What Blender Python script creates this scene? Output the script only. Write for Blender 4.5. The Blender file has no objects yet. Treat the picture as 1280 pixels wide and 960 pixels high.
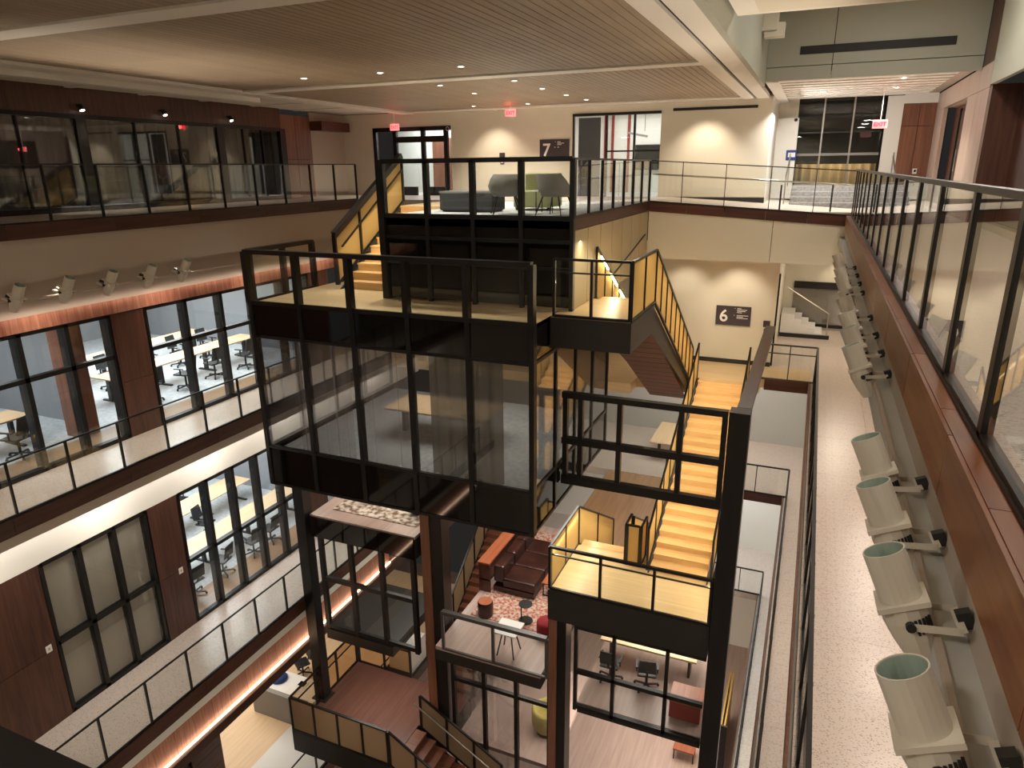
import bpy, math, random
from mathutils import Vector, Matrix
random.seed(7)
S = bpy.context.scene
COL = S.collection
CZ = 21.7                      # the camera's height above the atrium floor; z below is written relative to the camera

# ---------------------------------------------------------------- camera
F_PX, YAW, PITCH, ROLL = 865.9, 0.40683, 0.30244, 0.010076
def cam_axes():
    cy, sy, cp, sp = math.cos(YAW), math.sin(YAW), math.cos(PITCH), math.sin(PITCH)
    f = Vector((-sy*cp, cy*cp, -sp)); r = Vector((cy, sy, 0)); d = f.cross(r)
    cr, sr = math.cos(ROLL), math.sin(ROLL)
    return cr*r + sr*d, -sr*r + cr*d, f
RGT, DWN, FWD = cam_axes()
cd = bpy.data.cameras.new('camera'); cam = bpy.data.objects.new('camera', cd); COL.objects.link(cam)
cd.sensor_width = 36; cd.lens = F_PX/1280*36; cd.clip_start = 0.05; cd.clip_end = 300
cam.matrix_world = Matrix(((RGT.x, -DWN.x, -FWD.x, 0), (RGT.y, -DWN.y, -FWD.y, 0), (RGT.z, -DWN.z, -FWD.z, CZ), (0, 0, 0, 1)))
S.camera = cam
def ray(px, py): return RGT*((px-640)/F_PX) + DWN*((py-480)/F_PX) + FWD
def onX(px, py, x): d = ray(px, py); return d*(x/d.x)
def onY(px, py, y): d = ray(px, py); return d*(y/d.y)
def onZ(px, py, z): d = ray(px, py); return d*(z/d.z)

# ---------------------------------------------------------------- world, view
W = bpy.data.worlds.new('night'); S.world = W; W.use_nodes = True
W.node_tree.nodes['Background'].inputs[0].default_value = (0.55, 0.52, 0.50, 1)
W.node_tree.nodes['Background'].inputs[1].default_value = 0.02
S.view_settings.view_transform = 'Standard'; S.view_settings.look = 'None'
S.view_settings.gamma = 1; S.view_settings.use_curve_mapping = False
S.view_settings.exposure = 0.75
S.cycles.use_denoising = True
S.cycles.transparent_max_bounces = 32
S.cycles.max_bounces = 7

WARM = (1.0, .86, .69); NEUT = (1.0, .93, .83); COOL = (.93, .97, 1.0); AMBER = (1.0, .83, .56)
def area(name, loc, size, power, col=NEUT, rot=(0, 0, 0), spread=180, cam_vis=True):
    l = bpy.data.lights.new(name, 'AREA'); l.shape = 'RECTANGLE'; l.size, l.size_y = size
    l.energy = power; l.color = col; l.spread = math.radians(spread)
    o = bpy.data.objects.new(name, l); COL.objects.link(o)
    o.location = (loc[0], loc[1], loc[2]+CZ); o.rotation_euler = rot
    return o
def spot(name, loc, tgt, power, col=WARM, angle=70, blend=.6, r=.04):
    l = bpy.data.lights.new(name, 'SPOT'); l.energy = power; l.color = col
    l.spot_size = math.radians(angle); l.spot_blend = blend; l.shadow_soft_size = r
    o = bpy.data.objects.new(name, l); COL.objects.link(o)
    o.location = (loc[0], loc[1], loc[2]+CZ)
    d = Vector(tgt)-Vector(loc); o.rotation_euler = d.to_track_quat('-Z', 'Y').to_euler()
    return o

# ---------------------------------------------------------------- materials
def lin(h):
    h = h.lstrip('#'); c = [int(h[i:i+2], 16)/255 for i in (0, 2, 4)]
    return tuple((v/12.92 if v <= .04045 else ((v+.055)/1.055)**2.4) for v in c)+(1,)
MATS = {}
def mat(name, col, rough=.5, metal=0., kind=None, col2=None, scale=1., spec=.5, bump=0.):
    m = bpy.data.materials.new(name); m.use_nodes = True; nt = m.node_tree
    b = nt.nodes['Principled BSDF']; c = lin(col) if isinstance(col, str) else col
    b.inputs['Base Color'].default_value = c; b.inputs['Roughness'].default_value = rough
    b.inputs['Metallic'].default_value = metal; b.inputs['Specular IOR Level'].default_value = spec
    m.diffuse_color = c
    if kind:
        c2 = lin(col2) if isinstance(col2, str) else col2
        tc = nt.nodes.new('ShaderNodeTexCoord'); mp = nt.nodes.new('ShaderNodeMapping')
        nt.links.new(tc.outputs['Object'], mp.inputs['Vector'])
        rp = nt.nodes.new('ShaderNodeValToRGB')
        rp.color_ramp.elements[0].color = c; rp.color_ramp.elements[1].color = c2
        if kind in ('grain_x', 'grain_y', 'grain_z'):
            s = [14*scale]*3; s['xyz'.index(kind[-1])] = .7*scale
            mp.inputs['Scale'].default_value = s
            n = nt.nodes.new('ShaderNodeTexNoise'); n.inputs['Scale'].default_value = 1.0
            n.inputs['Detail'].default_value = 4; n.inputs['Distortion'].default_value = .6
            oi = nt.nodes.new('ShaderNodeObjectInfo'); ad = nt.nodes.new('ShaderNodeMath'); ad.operation = 'MULTIPLY_ADD'
            ad.inputs[1].default_value = .22; nt.links.new(oi.outputs['Random'], ad.inputs[0]); nt.links.new(n.outputs['Fac'], ad.inputs[2])
            nt.links.new(ad.outputs[0], rp.inputs['Fac'])
            rp.color_ramp.elements[0].position = .35; rp.color_ramp.elements[1].position = .85
            src = ad.outputs[0]
        elif kind == 'speck':
            n = nt.nodes.new('ShaderNodeTexVoronoi'); n.inputs['Scale'].default_value = 22*scale
            n.inputs['Randomness'].default_value = 1.0
            mp.inputs['Scale'].default_value = (1, 1.7, 1); 
            n2 = nt.nodes.new('ShaderNodeTexNoise'); n2.inputs['Scale'].default_value = 7*scale
            nt.links.new(mp.outputs[0], n2.inputs['Vector'])
            mu = nt.nodes.new('ShaderNodeMath'); mu.operation = 'MULTIPLY_ADD'; mu.inputs[1].default_value = -.55
            nt.links.new(n2.outputs['Fac'], mu.inputs[0]); nt.links.new(n.outputs['Distance'], mu.inputs[2])
            nt.links.new(mu.outputs[0], rp.inputs['Fac'])
            rp.color_ramp.elements[0].color = c2; rp.color_ramp.elements[1].color = c
            rp.color_ramp.elements[0].position = -.0; rp.color_ramp.elements[1].position = .03
            src = None
        elif kind == 'mottle':
            n = nt.nodes.new('ShaderNodeTexNoise'); n.inputs['Scale'].default_value = 3*scale; n.inputs['Detail'].default_value = 6
            nt.links.new(n.outputs['Fac'], rp.inputs['Fac'])
            rp.color_ramp.elements[0].position = .4; rp.color_ramp.elements[1].position = .6
            src = n.outputs['Fac']
        nt.links.new(mp.outputs[0], n.inputs['Vector'])
        nt.links.new(rp.outputs[0], b.inputs['Base Color'])
        if bump and src:
            bp = nt.nodes.new('ShaderNodeBump'); bp.inputs['Strength'].default_value = bump
            nt.links.new(src, bp.inputs['Height']); nt.links.new(bp.outputs[0], b.inputs['Normal'])
    MATS[name] = m
    return m
def glass(name, tint, refl=.045, gain=1.0, rough=0.0):
    m = bpy.data.materials.new(name); m.use_nodes = True; nt = m.node_tree; nt.nodes.clear()
    o = nt.nodes.new('ShaderNodeOutputMaterial'); mx = nt.nodes.new('ShaderNodeMixShader')
    t = nt.nodes.new('ShaderNodeBsdfTransparent'); g = nt.nodes.new('ShaderNodeBsdfGlossy')
    t.inputs[0].default_value = tint+(1,); g.inputs['Roughness'].default_value = rough
    lw = nt.nodes.new('ShaderNodeLayerWeight'); lw.inputs[0].default_value = .5
    p = nt.nodes.new('ShaderNodeMath'); p.operation = 'POWER'; p.inputs[1].default_value = 4.5
    nt.links.new(lw.outputs['Facing'], p.inputs[0])
    a = nt.nodes.new('ShaderNodeMath'); a.operation = 'MULTIPLY_ADD'; a.inputs[1].default_value = (1-refl)*gain; a.inputs[2].default_value = refl
    a.use_clamp = True
    nt.links.new(p.outputs[0], a.inputs[0]); nt.links.new(a.outputs[0], mx.inputs[0])
    nt.links.new(t.outputs[0], mx.inputs[1]); nt.links.new(g.outputs[0], mx.inputs[2]); nt.links.new(mx.outputs[0], o.inputs[0])
    m.diffuse_color = tint+(.3,); MATS[name] = m
    return m
def veil(name, col, alpha):      # woven cloth or frosted interlayer: part see-through, part lit cloth
    m = bpy.data.materials.new(name); m.use_nodes = True; nt = m.node_tree; nt.nodes.clear()
    o = nt.nodes.new('ShaderNodeOutputMaterial'); mx = nt.nodes.new('ShaderNodeMixShader'); m2 = nt.nodes.new('ShaderNodeMixShader')
    t = nt.nodes.new('ShaderNodeBsdfTransparent'); d = nt.nodes.new('ShaderNodeBsdfDiffuse'); tl = nt.nodes.new('ShaderNodeBsdfTranslucent')
    d.inputs[0].default_value = lin(col); tl.inputs[0].default_value = lin(col); m2.inputs[0].default_value = .5; mx.inputs[0].default_value = alpha
    nt.links.new(d.outputs[0], m2.inputs[1]); nt.links.new(tl.outputs[0], m2.inputs[2])
    nt.links.new(t.outputs[0], mx.inputs[1]); nt.links.new(m2.outputs[0], mx.inputs[2]); nt.links.new(mx.outputs[0], o.inputs[0])
    m.diffuse_color = lin(col); MATS[name] = m
    return m
def emit(name, col, strength):
    m = bpy.data.materials.new(name); m.use_nodes = True; b = m.node_tree.nodes['Principled BSDF']
    b.inputs['Base Color'].default_value = col+(1,); b.inputs['Emission Color'].default_value = col+(1,)
    b.inputs['Emission Strength'].default_value = strength; MATS[name] = m
    return m

mat('cream_paint', '#d9d2bf', .7); mat('white_paint', '#e4e0d6', .6); mat('taupe_paint', '#b3a596', .7)
mat('grey_green_paint', '#a9aa9c', .6); mat('grey_paint', '#b9b8b2', .7); mat('office_wall', '#8b8d8f', .7)
mat('walnut_z', '#3a2018', .42, kind='grain_z', col2='#5e3a2b'); mat('walnut_y', '#321b14', .42, kind='grain_y', col2='#523024')
mat('walnut_x', '#371a12', .42, kind='grain_x', col2='#5d3020')
mat('red_oak_z', '#67402f', .4, kind='grain_z', col2='#8a5a43'); mat('fascia_y', '#6b3a22', .38, kind='grain_y', col2='#8f5a38')
mat('pale_wood_z', '#9c8577', .45, kind='grain_z', col2='#b8a393')
mat('copper_z', '#8f5240', .42, kind='grain_z', col2='#c08a72', scale=1.6)
mat('oak_x', '#c29b66', .35, kind='grain_x', col2='#d8b581'); mat('oak_floor', '#cdb083', .35, kind='grain_x', col2='#e0c79b', scale=.8)
mat('brown_floor', '#553830', .35, kind='grain_y', col2='#6c4a3e', scale=.7); mat('dark_oak_x', '#5a3526', .38, kind='grain_x', col2='#7a4c36')
mat('pink_floor', '#a28a80', .35, kind='grain_y', col2='#b9a197', scale=.7); mat('bridge_floor', '#a07a58', .3, kind='grain_y', col2='#b9926c', scale=.7)
mat('slat_tan', '#8d7c68', .55, kind='grain_y', col2='#a29079'); mat('slat_back', '#4a4136', .8)
mat('terrazzo', '#cfc1b6', .28, kind='speck', col2='#a39388', scale=1.35); mat('carpet_grey', '#b9bcbd', .95, kind='mottle', col2='#c9cccc', scale=3)
mat('black_steel', '#171413', .38, spec=.4); mat('dark_steel', '#26221f', .45); mat('grey_steel', '#4b4643', .4); mat('stainless', '#b8b4ac', .3, metal=1)
mat('spandrel', '#0f0d0c', .05, spec=.6); mat('baseboard', '#1d1a1a', .5); mat('sign_face', '#3b3238', .5); mat('sign_white', '#efeae4', .5)
mat('lamp_body', '#c9bfae', .42); mat('lamp_inside', '#98a597', .35); mat('lamp_dark', '#1c1815', .6)
mat('table_oak', '#d9b489', .4, kind='grain_y', col2='#e6c9a3'); mat('chair_black', '#141416', .5); mat('chair_mesh', '#2a2b2e', .7)
mat('leather', '#2c1714', .28, kind='mottle', col2='#3d211b'); mat('rosewood_y', '#8a4a30', .35, kind='grain_y', col2='#b06a48')
mat('rug_red', '#c2b0a2', .95, kind='mottle', col2='#a3583f', scale=4); mat('rug_white', '#cfc4b8', .95, kind='mottle', col2='#6d5648', scale=2.2)
mat('felt_grey', '#7d7b75', .9); mat('felt_dark', '#3b3c3b', .9); mat('felt_green', '#a9ad7c', .9); mat('red_cloth', '#8c1420', .8); mat('olive_cloth', '#b3a55e', .85)
mat('white_top', '#e6e4df', .35); mat('blue_cloth', '#27407e', .8); mat('screen', '#0d0e11', .15); mat('stone_step', '#9a9796', .8, kind='mottle', col2='#84807f', scale=5)
mat('concrete', '#8f8a84', .7); mat('red_paint', '#8f2a22', .5); mat('door_grey', '#474a50', .4); mat('gold_panel', '#b8954c', .3, metal=.6)
mat('night_sky', '#0b0c0e', .6); mat('tan_panel', '#a79877', .55)
glass('clear_glass', (.97, .985, .975)); glass('dark_glass', (.74, .74, .74), .08, 1.0); glass('office_glass', (.93, .95, .95), .05)
glass('bronze_glass', (.80, .70, .58), .05)
veil('curtain', '#7d756a', .86); veil('sheer', '#c9bfb8', .36); veil('frost', '#e2c787', .72)
emit('led_white', (1, .93, .82), 14); emit('led_warm', (1, .72, .48), 6); emit('led_stair', (1, .86, .58), 14); emit('exit_red', (1, .03, .04), 2.2); emit('exit_field', (1, .42, .42), .35)
emit('lit_room', (.85, .92, 1.0), 1.1)

# ---------------------------------------------------------------- geometry helpers
class G:
    def __init__(s): s.v = []; s.f = []; s.smooth = False
    def add(s, v, f): n = len(s.v); s.v += [Vector(p) for p in v]; s.f += [[i+n for i in q] for q in f]; return s
    def box(s, x0, x1, y0, y1, z0, z1):
        x0, x1 = min(x0, x1), max(x0, x1); y0, y1 = min(y0, y1), max(y0, y1); z0, z1 = min(z0, z1), max(z0, z1)
        return s.add([(x0,y0,z0),(x1,y0,z0),(x1,y1,z0),(x0,y1,z0),(x0,y0,z1),(x1,y0,z1),(x1,y1,z1),(x0,y1,z1)],
                     [(0,3,2,1),(4,5,6,7),(0,1,5,4),(1,2,6,5),(2,3,7,6),(3,0,4,7)])
    def prism(s, poly, vec):
        n = len(poly); a = [Vector(p) for p in poly]; b = [p+Vector(vec) for p in a]
        return s.add(a+b, [list(range(n))[::-1], list(range(n, 2*n))]+[(i, (i+1) % n, n+(i+1) % n, n+i) for i in range(n)])
    def beam(s, p, q, w, h, up=(0, 0, 1)):
        p, q = Vector(p), Vector(q); d = (q-p).normalized(); u = Vector(up)
        if abs(d.dot(u)) > .98: u = Vector((0, 1, 0))
        r = d.cross(u).normalized(); u = r.cross(d)
        c = [r*(w/2)+u*(h/2), -r*(w/2)+u*(h/2), -r*(w/2)-u*(h/2), r*(w/2)-u*(h/2)]
        return s.prism([p+k for k in c], q-p)
    def tube(s, p, q, r, n=10, r2=None, caps=True):
        p, q = Vector(p), Vector(q); r2 = r if r2 is None else r2
        d = (q-p).normalized(); u = Vector((0, 0, 1)) if abs(d.z) < .9 else Vector((1, 0, 0)); a = d.cross(u).normalized(); b = d.cross(a)
        v = []
        for k in range(n):
            t = 2*math.pi*k/n; e = a*math.cos(t)+b*math.sin(t); v += [p+e*r, q+e*r2]
        f = [(2*k, 2*((k+1) % n), 2*((k+1) % n)+1, 2*k+1) for k in range(n)]
        if caps: f += [[2*k for k in range(n)][::-1], [2*k+1 for k in range(n)]]
        return s.add(v, f)
    def lathe(s, prof, c=(0, 0, 0), n=16):
        m = len(prof); v = []
        for k in range(n):
            t = 2*math.pi*k/n
            v += [(c[0]+r*math.cos(t), c[1]+r*math.sin(t), c[2]+z) for r, z in prof]
        f = [(k*m+i, ((k+1) % n)*m+i, ((k+1) % n)*m+i+1, k*m+i+1) for k in range(n) for i in range(m-1)]
        return s.add(v, f)
def props(o, label=None, cat=None, group=None, kind=None):
    if label: o['label'] = label
    if cat: o['category'] = cat
    if group: o['group'] = group
    if kind: o['kind'] = kind
    return o
def thing(name, loc, label, cat, group=None, rotz=0, kind=None):
    o = bpy.data.objects.new(name, None); o.empty_display_size = .1; COL.objects.link(o)
    o.location = (loc[0], loc[1], loc[2]+CZ); o.rotation_euler = (0, 0, rotz)
    return props(o, label, cat, group, kind)
BASE = {}
def mk(name, g, m, parent=None, label=None, cat=None, group=None, kind=None, local=False, smooth=False, bevel=0):
    """mesh object from G; coordinates are camera-relative unless local"""
    me = bpy.data.meshes.new(name)
    if parent is not None:
        off = Vector((0, 0, 0)) if local else root_off(parent)
    else:
        xs = [p.x for p in g.v]; ys = [p.y for p in g.v]; zs = [p.z for p in g.v]
        off = Vector((0, 0, 0)) if local else Vector(((min(xs)+max(xs))/2, (min(ys)+max(ys))/2, min(zs)))
    me.from_pydata([tuple(p-off) for p in g.v], [], g.f); me.update()
    if smooth:
        for p in me.polygons: p.use_smooth = True
    me.materials.append(MATS[m])
    o = bpy.data.objects.new(name, me); COL.objects.link(o)
    if parent is not None: o.parent = parent
    elif not local: o.location = (off.x, off.y, off.z+CZ)
    if bevel:
        b = o.modifiers.new('bevel', 'BEVEL'); b.width = bevel; b.segments = 2; b.limit_method = 'ANGLE'
    return props(o, label, cat, group, kind)
def root_off(p):
    v = Vector((0, 0, 0)); q = p
    while q is not None: v += Vector(q.location); q = q.parent
    return v-Vector((0, 0, CZ))
def box(*a): return G().box(*a)
def part(name, m, parent, *a, **k): return mk(name, box(*a), m, parent, **k)
def struct(name, g, m, label, cat='structure', parent=None): return mk(name, g, m, parent, label, cat, None, 'structure')
def copy_tree(o, parent=None):
    c = o.copy(); COL.objects.link(c); c.parent = parent
    for ch in list(o.children): copy_tree(ch, c)
    return c
def text_mesh(name, body, size, m, parent, origin, ux, uz, bold=0.0, depth=.004):
    """flat raised lettering: origin = lower-left corner, ux along the line, uz up"""
    cu = bpy.data.curves.new(name, 'FONT'); cu.body = body; cu.size = size; cu.extrude = depth; cu.offset = bold
    t = bpy.data.objects.new('lettering_source', cu); COL.objects.link(t)
    bpy.context.view_layer.update()
    me = bpy.data.meshes.new_from_object(t.evaluated_get(bpy.context.evaluated_depsgraph_get()))
    bpy.data.objects.remove(t); ux, uz = Vector(ux), Vector(uz); n = ux.cross(uz); off = root_off(parent)
    for v in me.vertices: v.co = Vector(origin)-off + ux*v.co.x + uz*v.co.y + n*v.co.z
    me.materials.clear(); me.materials.append(MATS[m])
    o = bpy.data.objects.new(name, me); COL.objects.link(o); o.parent = parent
    return o

def railing(p0, p1, n, label, h=1.07, cat='railing', group=None, post='black_steel', pane='clear_glass', rail_w=.05, rail_h=.045, post_w=.03,
            post_d=.06, base=True, mid=None, ends=True, pane_lift=.03, rail_m=None, posts=None, kickw=.03):
    """glass guard from foot p0 to foot p1 (sloped for stairs): top rail, posts, one pane per bay, base channel"""
    p0, p1 = Vector(p0), Vector(p1); t = thing('glass_railing', p0, label, cat, group)
    up = Vector((0, 0, h)); d = p1-p0; fl = Vector((d.x, d.y, 0)).normalized(); nrm = Vector((-fl.y, fl.x, 0))
    mk('top_rail', G().beam(p0+up, p1+up, rail_w, rail_h), rail_m or post, t)
    if base: mk('base_channel', G().beam(p0+Vector((0,0,.015)), p1+Vector((0,0,.015)), kickw+.02, .05), post, t)
    if mid: mk('hand_rail', G().beam(p0+Vector((0,0,mid))+nrm*.06, p1+Vector((0,0,mid))+nrm*.06, .035, .03), post, t)
    ts = posts or [i/n for i in range(n+1)]
    for i, k in enumerate(ts):
        if not ends and i in (0, len(ts)-1): continue
        b = p0+d*k
        mk('post', G().prism([b-fl*post_w/2-nrm*post_d/2, b+fl*post_w/2-nrm*post_d/2, b+fl*post_w/2+nrm*post_d/2, b-fl*post_w/2+nrm*post_d/2], up), post, t)
    for i in range(len(ts)-1):
        a = p0+d*ts[i]+fl*(post_w/2+.006); b = p0+d*ts[i+1]-fl*(post_w/2+.006); lo = Vector((0, 0, pane_lift)); hi = up-Vector((0, 0, rail_h/2+.004))
        sl = d.z/max(1e-6, Vector((d.x, d.y)).length)*(post_w/2+.006); a.z += sl; b.z -= sl
        mk('glass_pane', G().prism([a+lo, b+lo, b+hi, a+hi], nrm*.012), pane, t)
    return t

def flight(pb, run, rise, n, x0, x1, axis, label, tread_m='oak_x', stringer_m='dark_steel', depth=.34, soffit=None):
    """stair: foot edge at pb (y or x of first riser, z of lower floor), rising n risers along axis ('+y','-y','+x','-x') across x0..x1"""
    u0, z0 = pb; tr = run/n; rs = rise/n; s = 1 if axis[0] == '+' else -1; ay = axis[1] == 'y'
    def bx(a, b, c0, c1, lo, hi):
        return (c0, c1, a, b, lo, hi) if ay else (a, b, c0, c1, lo, hi)
    root = thing('staircase', ((x0+x1)/2, u0, z0) if ay else (u0, (x0+x1)/2, z0), label, 'staircase')
    for i in range(n):
        a = u0+s*tr*i; b = u0+s*tr*(i+1)
        g = G().box(*bx(a-s*.02, b+s*.015, x0, x1, z0+rs*(i+1)-.035, z0+rs*(i+1)))
        g.box(*bx(a, a+s*.015, x0+.004, x1-.004, z0+rs*i, z0+rs*(i+1)-.035))
        mk('step', g, tread_m, root)
    for c in (x0-.045, x1+.005):
        P = [(u0-s*.12, z0-.0), (u0+s*run, z0+rise), (u0+s*run, z0+rise-depth), (u0+s*.25, z0-.12), (u0-s*.12, z0-.12)]
        poly = [(c, u, z) for u, z in P] if ay else [(u, c, z) for u, z in P]
        mk('stringer', G().prism(poly, (.04, 0, 0) if ay else (0, .04, 0)), stringer_m, root)
    if soffit:
        k = 16
        for i in range(k):
            t0, t1 = i/k+.002, (i+1)/k-.002
            q = [(u0+s*run*t, z0+rise*t-depth*.80) for t in (t0, t1)]
            poly = [(x0, q[0][0], q[0][1]), (x1, q[0][0], q[0][1]), (x1, q[1][0], q[1][1]), (x0, q[1][0], q[1][1])]
            if not ay: poly = [(p[1], p[0], p[2]) for p in poly]
            mk('soffit_plank', G().prism(poly, (0, 0, .02)), soffit, root)
    return root

# ================================================================ levels (relative to the camera)
F7, F7R, F6, F5, F4, F3 = -.92, -1.22, -6.12, -11.32, -16.5, -21.7
ZC = 1.9; XL7, XL6, XL5, XL4 = -13.5, -13.1, -11.9, -11.4
WL7, WL6, WL5 = -16.5, -14.6, -13.8
XR7, XR6, XR5, XR4 = .80, .46, .10, -.40
YB, YW = 19.3, 22.7

# ---------------------------------------------------------------- ground floor
struct('floor', box(-26, 6, -3, 30, F3-.2, F3), 'pink_floor', 'pinkish wood plank floor at the foot of the atrium', 'floor')

# ---------------------------------------------------------------- ceiling over the atrium: tan planks in white frames
ceil = thing('ceiling', (-8, 12, ZC), 'tan plank ceiling in white frames over the atrium', 'ceiling', kind='structure')
part('backing', 'slat_back', ceil, -16.6, -1.6, -3, 22.9, ZC+.06, ZC+.16)
bays = [(-2.5, 6.95), (7.4, 14.5), (14.95, 22.2)]
npl = 72; x0c, x1c = -13.45, -2.35; wpl = (x1c-x0c)/npl
for (ya, yb) in bays:
    src = None
    for i in range(npl):
        xa = x0c+wpl*i
        if src is None: src = part('plank', 'slat_tan', ceil, xa+.006, xa+wpl-.006, ya, yb, ZC, ZC+.03)
        else:
            c = src.copy(); COL.objects.link(c); c.location = (wpl*i, 0, 0)
for ya, yb in ((6.95, 7.4), (14.5, 14.95), (22.2, 22.72)):
    part('cross_frame', 'white_paint', ceil, x0c-.02, x1c+.02, ya, yb, ZC-.035, ZC+.05)
part('edge_frame', 'white_paint', ceil, -13.95, -13.47, -2.5, 22.7, ZC-.06, ZC+.05)
g = G().box(-2.33, -2.02, -2.5, 22.7, ZC-.05, ZC+.05).box(-1.94, -1.6, -2.5, 22.7, ZC-.05, ZC+.05)
mk('edge_frame', g, 'white_paint', ceil); part('air_slot', 'lamp_dark', ceil, -2.02, -1.94, -2.5, 22.5, ZC, ZC+.05)
part('gallery_ceiling', 'cream_paint', ceil, -16.6, -13.97, -2.5, 22.7, ZC+.02, ZC+.06)
for k in range(9): part('gallery_beam', 'white_paint', ceil, -16.5, -13.97, 4+k*2.0, 4.18+k*2.0, ZC-.005, ZC+.02)
part('ledge', 'white_paint', ceil, -14.35, -14.1, -2.5, 15.8, ZC-.16, ZC+.02)
# small adjustable downlights in the planks
k = 0
for px, py in ((380, 97), (475, 90), (550, 106), (576, 82), (593, 116), (643, 100), (678, 110), (708, 118), (592, 132), (660, 129), (733, 124)):
    p = onZ(px, py, ZC)
    t = thing('ceiling_downlight', (p.x, p.y, ZC-.03), 'small bright recessed downlight in the tan plank ceiling', 'light', 'downlights in the plank ceiling')
    mk('trim_ring', G().lathe([(.085, 0), (.085, .022), (.06, .022), (.06, 0), (.085, 0)], (p.x, p.y, ZC-.022), 14), 'white_paint', t)
    mk('lens', G().lathe([(.0, .012), (.06, .012)], (p.x, p.y, ZC-.022), 14), 'led_white', t)
    spot('downlight_beam', (p.x, p.y, ZC-.06), (p.x, p.y, -6), 170, NEUT, 95, .8)

# raised bay on the right: side wall, bulkhead, upper ceiling
struct('wall_bulkhead', box(-1.6, -1.5, -3, YB, ZC-.05, 3.75), 'grey_green_paint', 'grey green side wall rising above the plank ceiling edge', 'wall')
bk = thing('wall_far_bulkhead', (0, YB, ZC), 'grey green bulkhead with black linear air slot above the entrance steps', 'wall', kind='structure')
for xa, xb in ((-1.5, -.05), (-.04, 3.0)):
    for za, zb in ((1.95, 2.25), (2.26, 3.75)): part('panel', 'grey_green_paint', bk, xa, xb-.006, YB, YB+.1, za, zb-.006)
part('air_slot', 'lamp_dark', bk, -.78, 2.42, YB-.012, YB+.01, 2.5, 2.68)
struct('ceiling', G().box(-1.5, 3, -3, YB, 3.75, 3.85), 'white_paint', 'pale upper ceiling of the right hand bay', 'ceiling')
uc = thing('trim_1', (0, 16, 3.55), 'white framed ceiling raft hanging in the right hand bay', 'trim', kind='structure')
part('raft_frame', 'white_paint', uc, -1.45, 2.95, -2.5, 12.3, 2.2, 2.32); part('raft_panel', 'cream_paint', uc, -1.1, 2.7, -2.3, 11.95, 2.16, 2.2)
c = thing('wall_bracket', (-1.4, 17, 2.7), 'pale boxy steel connection bracket under the raft', 'bracket')
part('plate', 'cream_paint', c, -1.5, -1.2, 17.2, 17.6, 2.75, 3.3); part('knuckle', 'cream_paint', c, -1.45, -1.05, 17.25, 17.5, 2.62, 2.9)
# slatted white ceiling over the steps
sc_ = thing('ceiling', (1, 22, 1.95), 'white slatted ceiling above the carpeted entrance steps', 'ceiling', kind='structure')
part('backing', 'taupe_paint', sc_, -1.5, 3, YB+.1, 26, 2.04, 2.12)
for k in range(9): part('slat', 'white_paint', sc_, -1.2, 2.6, YB+.15+k*.62, YB+.5+k*.62, 1.95, 2.04)
part('edge_frame', 'white_paint', sc_, -1.5, -1.2, YB+.1, 26, 1.93, 2.04)
for (px, py) in ((1030, 115), (1130, 97), (1121, 109)):
    p = onZ(px, py, 1.94)
    t = thing('ceiling_downlight', (p.x, p.y, 1.92), 'small round downlight in the white slatted ceiling', 'light', 'downlights over the entrance steps')
    mk('trim_ring', G().lathe([(.09, 0), (.09, .02), (.06, .02), (.06, 0), (.09, 0)], (p.x, p.y, 1.93), 14), 'white_paint', t)
    mk('lens', G().lathe([(0, .008), (.06, .008)], (p.x, p.y, 1.93), 14), 'led_white', t)
    spot('downlight_beam', (p.x, p.y, 1.9), (p.x, p.y, -3), 200, NEUT, 110, .7)
area('cove_wash', (-1.3, 22.5, 1.6), (.1, 3), 90, (1, .97, .93), (0, math.radians(-35), 0))

# ---------------------------------------------------------------- back wall, level seven
wb = thing('wall_back', (-7, YW, F7), 'cream painted back wall of the seventh floor', 'wall', kind='structure')
def wallrect(xa, xb, za, zb, y=YW): return part('wall_panel', 'cream_paint', wb, xa, xb, y, y+.15, za, zb)
wallrect(-16.5, -15.2, F7, ZC); wallrect(-15.2, -12.0, 1.42, ZC); wallrect(-12.0, -7.55, F7, ZC)
wallrect(-7.55, -4.7, 1.62, ZC); wallrect(-4.7, -1.5, F7R-.1, ZC)
part('baseboard', 'baseboard', wb, -4.7, -1.5, YW-.02, YW, F7R, F7R+.30)
part('baseboard', 'baseboard', wb, -12, -7.55, YW-.02, YW, F7, F7+.12)
part('air_slot', 'lamp_dark', wb, -4.35, -1.9, YW-.015, YW, 1.60, 1.68)
# door lobby on the left of the back wall
d = thing('door_1', (-13.6, YW, F7), 'black framed glass double door under a red exit sign', 'door', kind='structure')
for xa in (-15.2, -14.35, -13.2, -12.28): part('frame_post', 'black_steel', d, xa, xa+.14, YW-.03, YW+.1, F7, 1.42)
part('frame_head', 'black_steel', d, -15.2, -12.0, YW-.03, YW+.1, 1.28, 1.42); part('frame_head', 'black_steel', d, -14.2, -12.3, YW-.04, YW+.1, .9, 1.1)
for xa, xb in ((-15.05, -14.36), (-14.2, -13.21), (-13.05, -12.29)):
    part('glass_pane', 'office_glass', d, xa, xb, YW+.03, YW+.045, F7+.05, 1.27)
for xa in (-14.15, -13.0): part('bottom_rail', 'black_steel', d, xa, xa+.7, YW-.03, YW+.08, F7, F7+.3)
struct('wall_lobby', G().box(-16, -11.5, 25.6, 25.7, F7, ZC), 'white_paint', 'bright white wall of the lobby behind the glass door', 'wall')
struct('floor', G().box(-16, -11.5, YW, 25.7, F7-.2, F7), 'terrazzo', 'pale lobby floor behind the glass double door', 'floor')
mk('lobby_door', box(-14.3, -13.5, 25.45, 25.55, F7, 1.15), 'red_oak_z', None, 'reddish oak door seen through the glass double door', 'door')
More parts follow.
